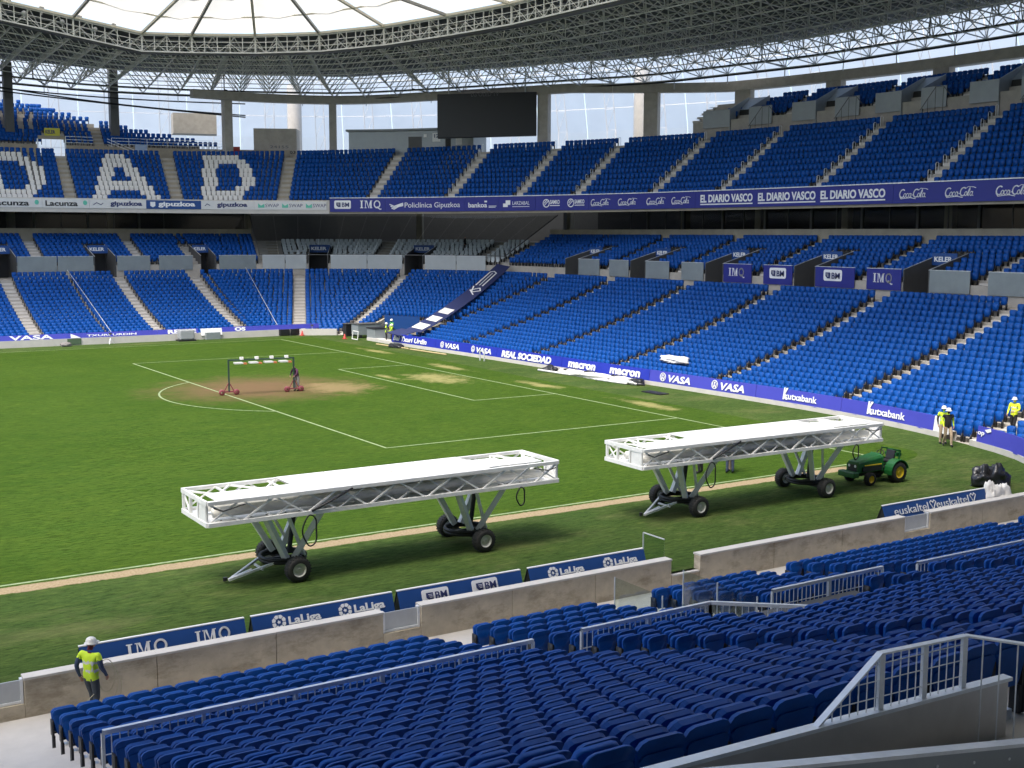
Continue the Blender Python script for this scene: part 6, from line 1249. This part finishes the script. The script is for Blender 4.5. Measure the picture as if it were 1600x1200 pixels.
# ================================================================== PEOPLE
def person(label, loc, rz, P={}, torso=hivis, arm=navy_cloth, leg=denim, shoe=black_cloth, helm=helmet_white, collar=None, tape=True, h=1.0, group='workers in high visibility clothing'):
    J = dict(pelvis=(0, 0, .96), spine=(0, .01, 1.14), chest=(0, .0, 1.34), neck=(0, 0, 1.475), head=(0, .02, 1.575), crown=(0, .02, 1.665), nose=(0, .105, 1.58))
    for s, k in ((-1, 'l'), (1, 'r')):
        J.update({k+'sh': (s*.19, 0, 1.42), k+'el': (s*.25, -.03, 1.15), k+'wr': (s*.24, .07, .90), k+'pa': (s*.235, .10, .83), k+'hip': (s*.095, 0, .90), k+'kn': (s*.11, .03, .50), k+'an': (s*.11, -.02, .09), k+'to': (s*.125, .15, .04)})
    J.update(P)
    for s, k in ((-1, 'l'), (1, 'r')):
        w0, p0 = V3(J[k+'wr']), V3(J[k+'pa']); d = (p0-w0)/np.linalg.norm(p0-w0); sd2 = np.cross(d, (0, 1., 0)); sd2 = np.cross(d, (s, 0, 0)); sd2 /= (np.linalg.norm(sd2)+1e-6); inn = V3((-s, 0, 0))
        for q_ in range(4):
            base = p0+sd2*(.033-.022*q_); ln = (.07, .08, .075, .058)[q_]; J[f'{k}f{q_}a'] = tuple(base+d*ln*.55+inn*.012); J[f'{k}f{q_}b'] = tuple(base+d*ln*.95+inn*.035)
        J[k+'th1'] = tuple(w0*.45+p0*.55+sd2*.045); J[k+'th2'] = tuple(p0+sd2*.06+d*.03+inn*.015)
    R = dict(pelvis=(.170, .130), spine=(.168, .130), chest=(.200, .145), neck=(.068, .068), head=(.080, .098), crown=(.060, .075), nose=(.014, .02))
    for k in 'lr':
        R.update({k+'sh': (.078, .078), k+'el': (.050, .050), k+'wr': (.033, .033), k+'pa': (.040, .020), k+'hip': (.098, .105), k+'kn': (.066, .068), k+'an': (.050, .052), k+'to': (.045, .035), k+'th1': (.013, .013), k+'th2': (.010, .010)})
        for q_ in range(4): R[f'{k}f{q_}a'] = (.010, .010); R[f'{k}f{q_}b'] = (.008, .008)
    E_ = [('pelvis', 'spine', 't'), ('spine', 'chest', 't'), ('chest', 'neck', 'c'), ('neck', 'head', 'h'), ('head', 'crown', 'h'), ('head', 'nose', 'h')]
    for k in 'lr':
        E_ += [('chest', k+'sh', 't'), (k+'sh', k+'el', 'a'), (k+'el', k+'wr', 'a'), (k+'wr', k+'pa', 'k'), ('pelvis', k+'hip', 'l'), (k+'hip', k+'kn', 'l'), (k+'kn', k+'an', 'l'), (k+'an', k+'to', 's'), (k+'wr', k+'th1', 'k'), (k+'th1', k+'th2', 'k')]
        for q_ in range(4): E_ += [(k+'pa', f'{k}f{q_}a', 'k'), (f'{k}f{q_}a', f'{k}f{q_}b', 'k')]
    names = list(J); ix = {n: i for i, n in enumerate(names)}
    me = bpy.data.meshes.new('figure'); me.from_pydata([tuple(V3(J[n])*h) for n in names], [(ix[a], ix[c]) for a, c, _ in E_], []); o = bpy.data.objects.new('figure', me); COL.objects.link(o)
    m = o.modifiers.new('skin', 'SKIN'); m.use_smooth_shade = True; m.branch_smoothing = .6
    for n in names: me.skin_vertices[0].data[ix[n]].radius = (R[n][0]*h, R[n][1]*h)
    me.skin_vertices[0].data[ix['pelvis']].use_root = True
    sb = o.modifiers.new('sub', 'SUBSURF'); sb.levels = sb.render_levels = 2
    dg = bpy.context.evaluated_depsgraph_get(); em = bpy.data.meshes.new_from_object(o.evaluated_get(dg)); bpy.data.objects.remove(o); bpy.data.meshes.remove(me)
    reg = {'t': 0, 'c': 1, 'h': 2, 'a': 3, 'k': 4, 'l': 5, 's': 6, 'v': 7}
    em.materials.clear()
    for mm in (torso, collar or torso, skin, arm, skin, leg, shoe, reflect): em.materials.append(mm)
    A = np.array([V3(J[a])*h for a, c, _ in E_]); Bv = np.array([V3(J[c])*h for a, c, _ in E_]); rr = np.array([.5*(R[a][0]+R[c][0])*h for a, c, _ in E_]); lab = [r for _, _, r in E_]
    ce = np.array([p.center[:] for p in em.polygons]); D = Bv-A; L2 = (D*D).sum(1)+1e-9
    tt = np.clip(((ce[:, None]-A[None])*D[None]).sum(2)/L2[None], 0, 1); dist = np.linalg.norm(ce[:, None]-(A[None]+tt[..., None]*D[None]), axis=2)-rr[None]; near_e = dist.argmin(1)
    mi = [reg[lab[k]] for k in near_e]
    pz = J['pelvis'][2]*h
    for i in range(len(mi)):
        if mi[i] == 0 and tape and (abs(ce[i, 2]-(pz+.13)) < .028 or abs(ce[i, 2]-(pz+.27)) < .028): mi[i] = 7
        if mi[i] == 5 and ce[i, 2] > pz-.06*h: mi[i] = 0
    em.polygons.foreach_set('material_index', mi); em.polygons.foreach_set('use_smooth', [True]*len(mi)); em.update()
    o = bpy.data.objects.new('person', em); COL.objects.link(o); o.location = loc; o.rotation_euler = (0, 0, rz); tag(o, label, 'person', group)
    hd, cr = V3(J['head'])*h, V3(J['crown'])*h
    if helm is not None:
        b = MB(); c = hd*.35+cr*.65; ax = (cr-hd)/np.linalg.norm(cr-hd); b.lathe(c-ax*.02, ax, [(.132, -.012), (.134, 0), (.108, .012), (.106, .05), (.086, .095), (.05, .118), (0, .124)], 18); vs = [(math.sin(a)*.12, .08+.10*math.cos(a), 0) for a in np.linspace(-1.4, 1.4, 9)]
        b.prism([(x, y) for x, y, _ in vs], lambda u, v, q_: c+np.array([u, v, -.03+q_]), 0, .015)
        hm = b.build('helmet', helm, o, True)
    for k in 'lr':
        s = -1 if k == 'l' else 1; b = MB(); b.lathe(hd+np.array([s*.075, .0, .0]), (s, 0, 0), [(.028, 0), (.03, .008), (.012, .018), (0, .018)], 8); b.build('ear', skin, o, True)
    return o
rad = math.radians
walk = dict(lkn=(-.11, .16, .52), lan=(-.11, .18, .10), lto=(-.12, .34, .05), rkn=(.11, .02, .50), ran=(.11, -.20, .13), rto=(.12, -.06, .04), lel=(-.26, -.10, 1.17), lwr=(-.26, -.02, .92), lpa=(-.26, .02, .85), rel=(.26, .0, 1.15), rwr=(.25, .16, .95), rpa=(.25, .20, .89))
# worker by the near wall, seen from behind, carrying cable loops
wk = person('worker in a white helmet and yellow vest beside the near pitch wall', (-34.45, -43.0, tread_low(0)), rad(-52), dict(walk, head=(0, .04, 1.57), crown=(0, .05, 1.66), nose=(0, .13, 1.57)), hivis, mat('blue_cloth', (.04, .06, .11), .85, var=.2, scale=15), mat('grey_denim', (.05, .06, .07), .85, var=.2, scale=12), collar=maroon, group=None)
t = thing('cable_coil', 'thin pale cable hanging in loops from the near worker', 'cable', (-34, -43, .6)); b = MB(); r0 = Vector((-34.25, -43.02, .55))
for k in range(3): b.tube([(r0[0]+.10+(.16+.05*k)*math.sin(a), r0[1]-.05*k, r0[2]-.02+(.34+.06*k)*math.cos(a)-.12*k) for a in np.linspace(0, 2*math.pi, 24)], .008, 5)
b.tube([(-34.25, -43.05, .35), (-34.7, -43.2, .05), (-34.65, -43.3, -.2), (-34.4, -43.2, -.3)], .008, 5); b.build('loop', hose_tan, t)
# corner group
st1 = dict(lel=(-.24, .10, 1.18), lwr=(-.10, .26, 1.10), lpa=(-.03, .28, 1.10))
person('worker in a yellow vest with arms down, left of the three in the corner', (6.55, 25.9, 0), rad(-120), {}, hivis, navy_cloth, black_cloth)
person('worker in a green vest and white helmet behind the other two in the corner', (7.35, 26.4, 0.25), rad(100), st1, mat('vest_green', (.06, .30, .06), .8), hivis, black_cloth, tape=True)
person('worker in a yellow jacket on the right of the three in the corner', (6.3, 24.3, 0), rad(60), st1, hivis, hivis, black_cloth)
# right: two walking side by side, one in the stand, two behind the rig, one at the lamp frame
person('worker in an open yellow vest and beige trousers walking towards the camera', (4.75, -32.85, 0), rad(150), walk, black_cloth, hivis, khaki, tape=False)
person('second worker in beige trousers half hidden behind the walking one', (5.15, -32.3, 0), rad(140), {}, hivis, black_cloth, khaki)
person('worker in a bright yellow jacket on the stair of the goal stand', (9.95, -32.5, tread_low(2)+.12), rad(100), dict(walk, lel=(-.27, .05, 1.17), lwr=(-.12, .24, 1.05), lpa=(-.05, .27, 1.04)), hivis_y, hivis_y, black_cloth)
person('person in jeans mostly hidden behind the right lighting rig', (-7.6, -32.3, 0), rad(-30), {}, navy_cloth, navy_cloth, denim, helm=None, tape=False, group='people behind the right rig')
person('person in dark trousers behind the leg of the right lighting rig', (-8.6, -31.7, 0), rad(20), {}, navy_cloth, navy_cloth, black_cloth, helm=None, tape=False, group='people behind the right rig')
person('person in beige trousers next to the one in jeans behind the rig', (-7.3, -31.95, 0), rad(60), {}, navy_cloth, navy_cloth, khaki, helm=None, tape=False, group='people behind the right rig')
person('small figure in dark clothes leaning at the lamp frame', (-12.35, -.1, 0), rad(120), dict(spine=(0, .06, 1.08), chest=(0, .16, 1.24), neck=(0, .22, 1.36), head=(0, .27, 1.44), crown=(0, .30, 1.54), nose=(0, .36, 1.43), lsh=(-.18, .18, 1.30), rsh=(.18, .18, 1.30), lel=(-.22, .28, 1.08), rel=(.22, .28, 1.08), lwr=(-.16, .42, .96), rwr=(.16, .42, .96), lpa=(-.14, .47, .92), rpa=(.14, .47, .92)), mat('plum_cloth', (.09, .03, .07), .85), mat('plum_cloth', (.09, .03, .07)), mat('pale_cloth', (.30, .28, .28), .85), helm=None, tape=False, group=None)
person('dark figure standing on the lounge stair behind the corner glass', tuple(L.p3(sl_a(30.5), du(4)-.3, zu(4)+.02)), rad(-140), {}, black_cloth, black_cloth, black_cloth, helm=None, tape=False, group=None)
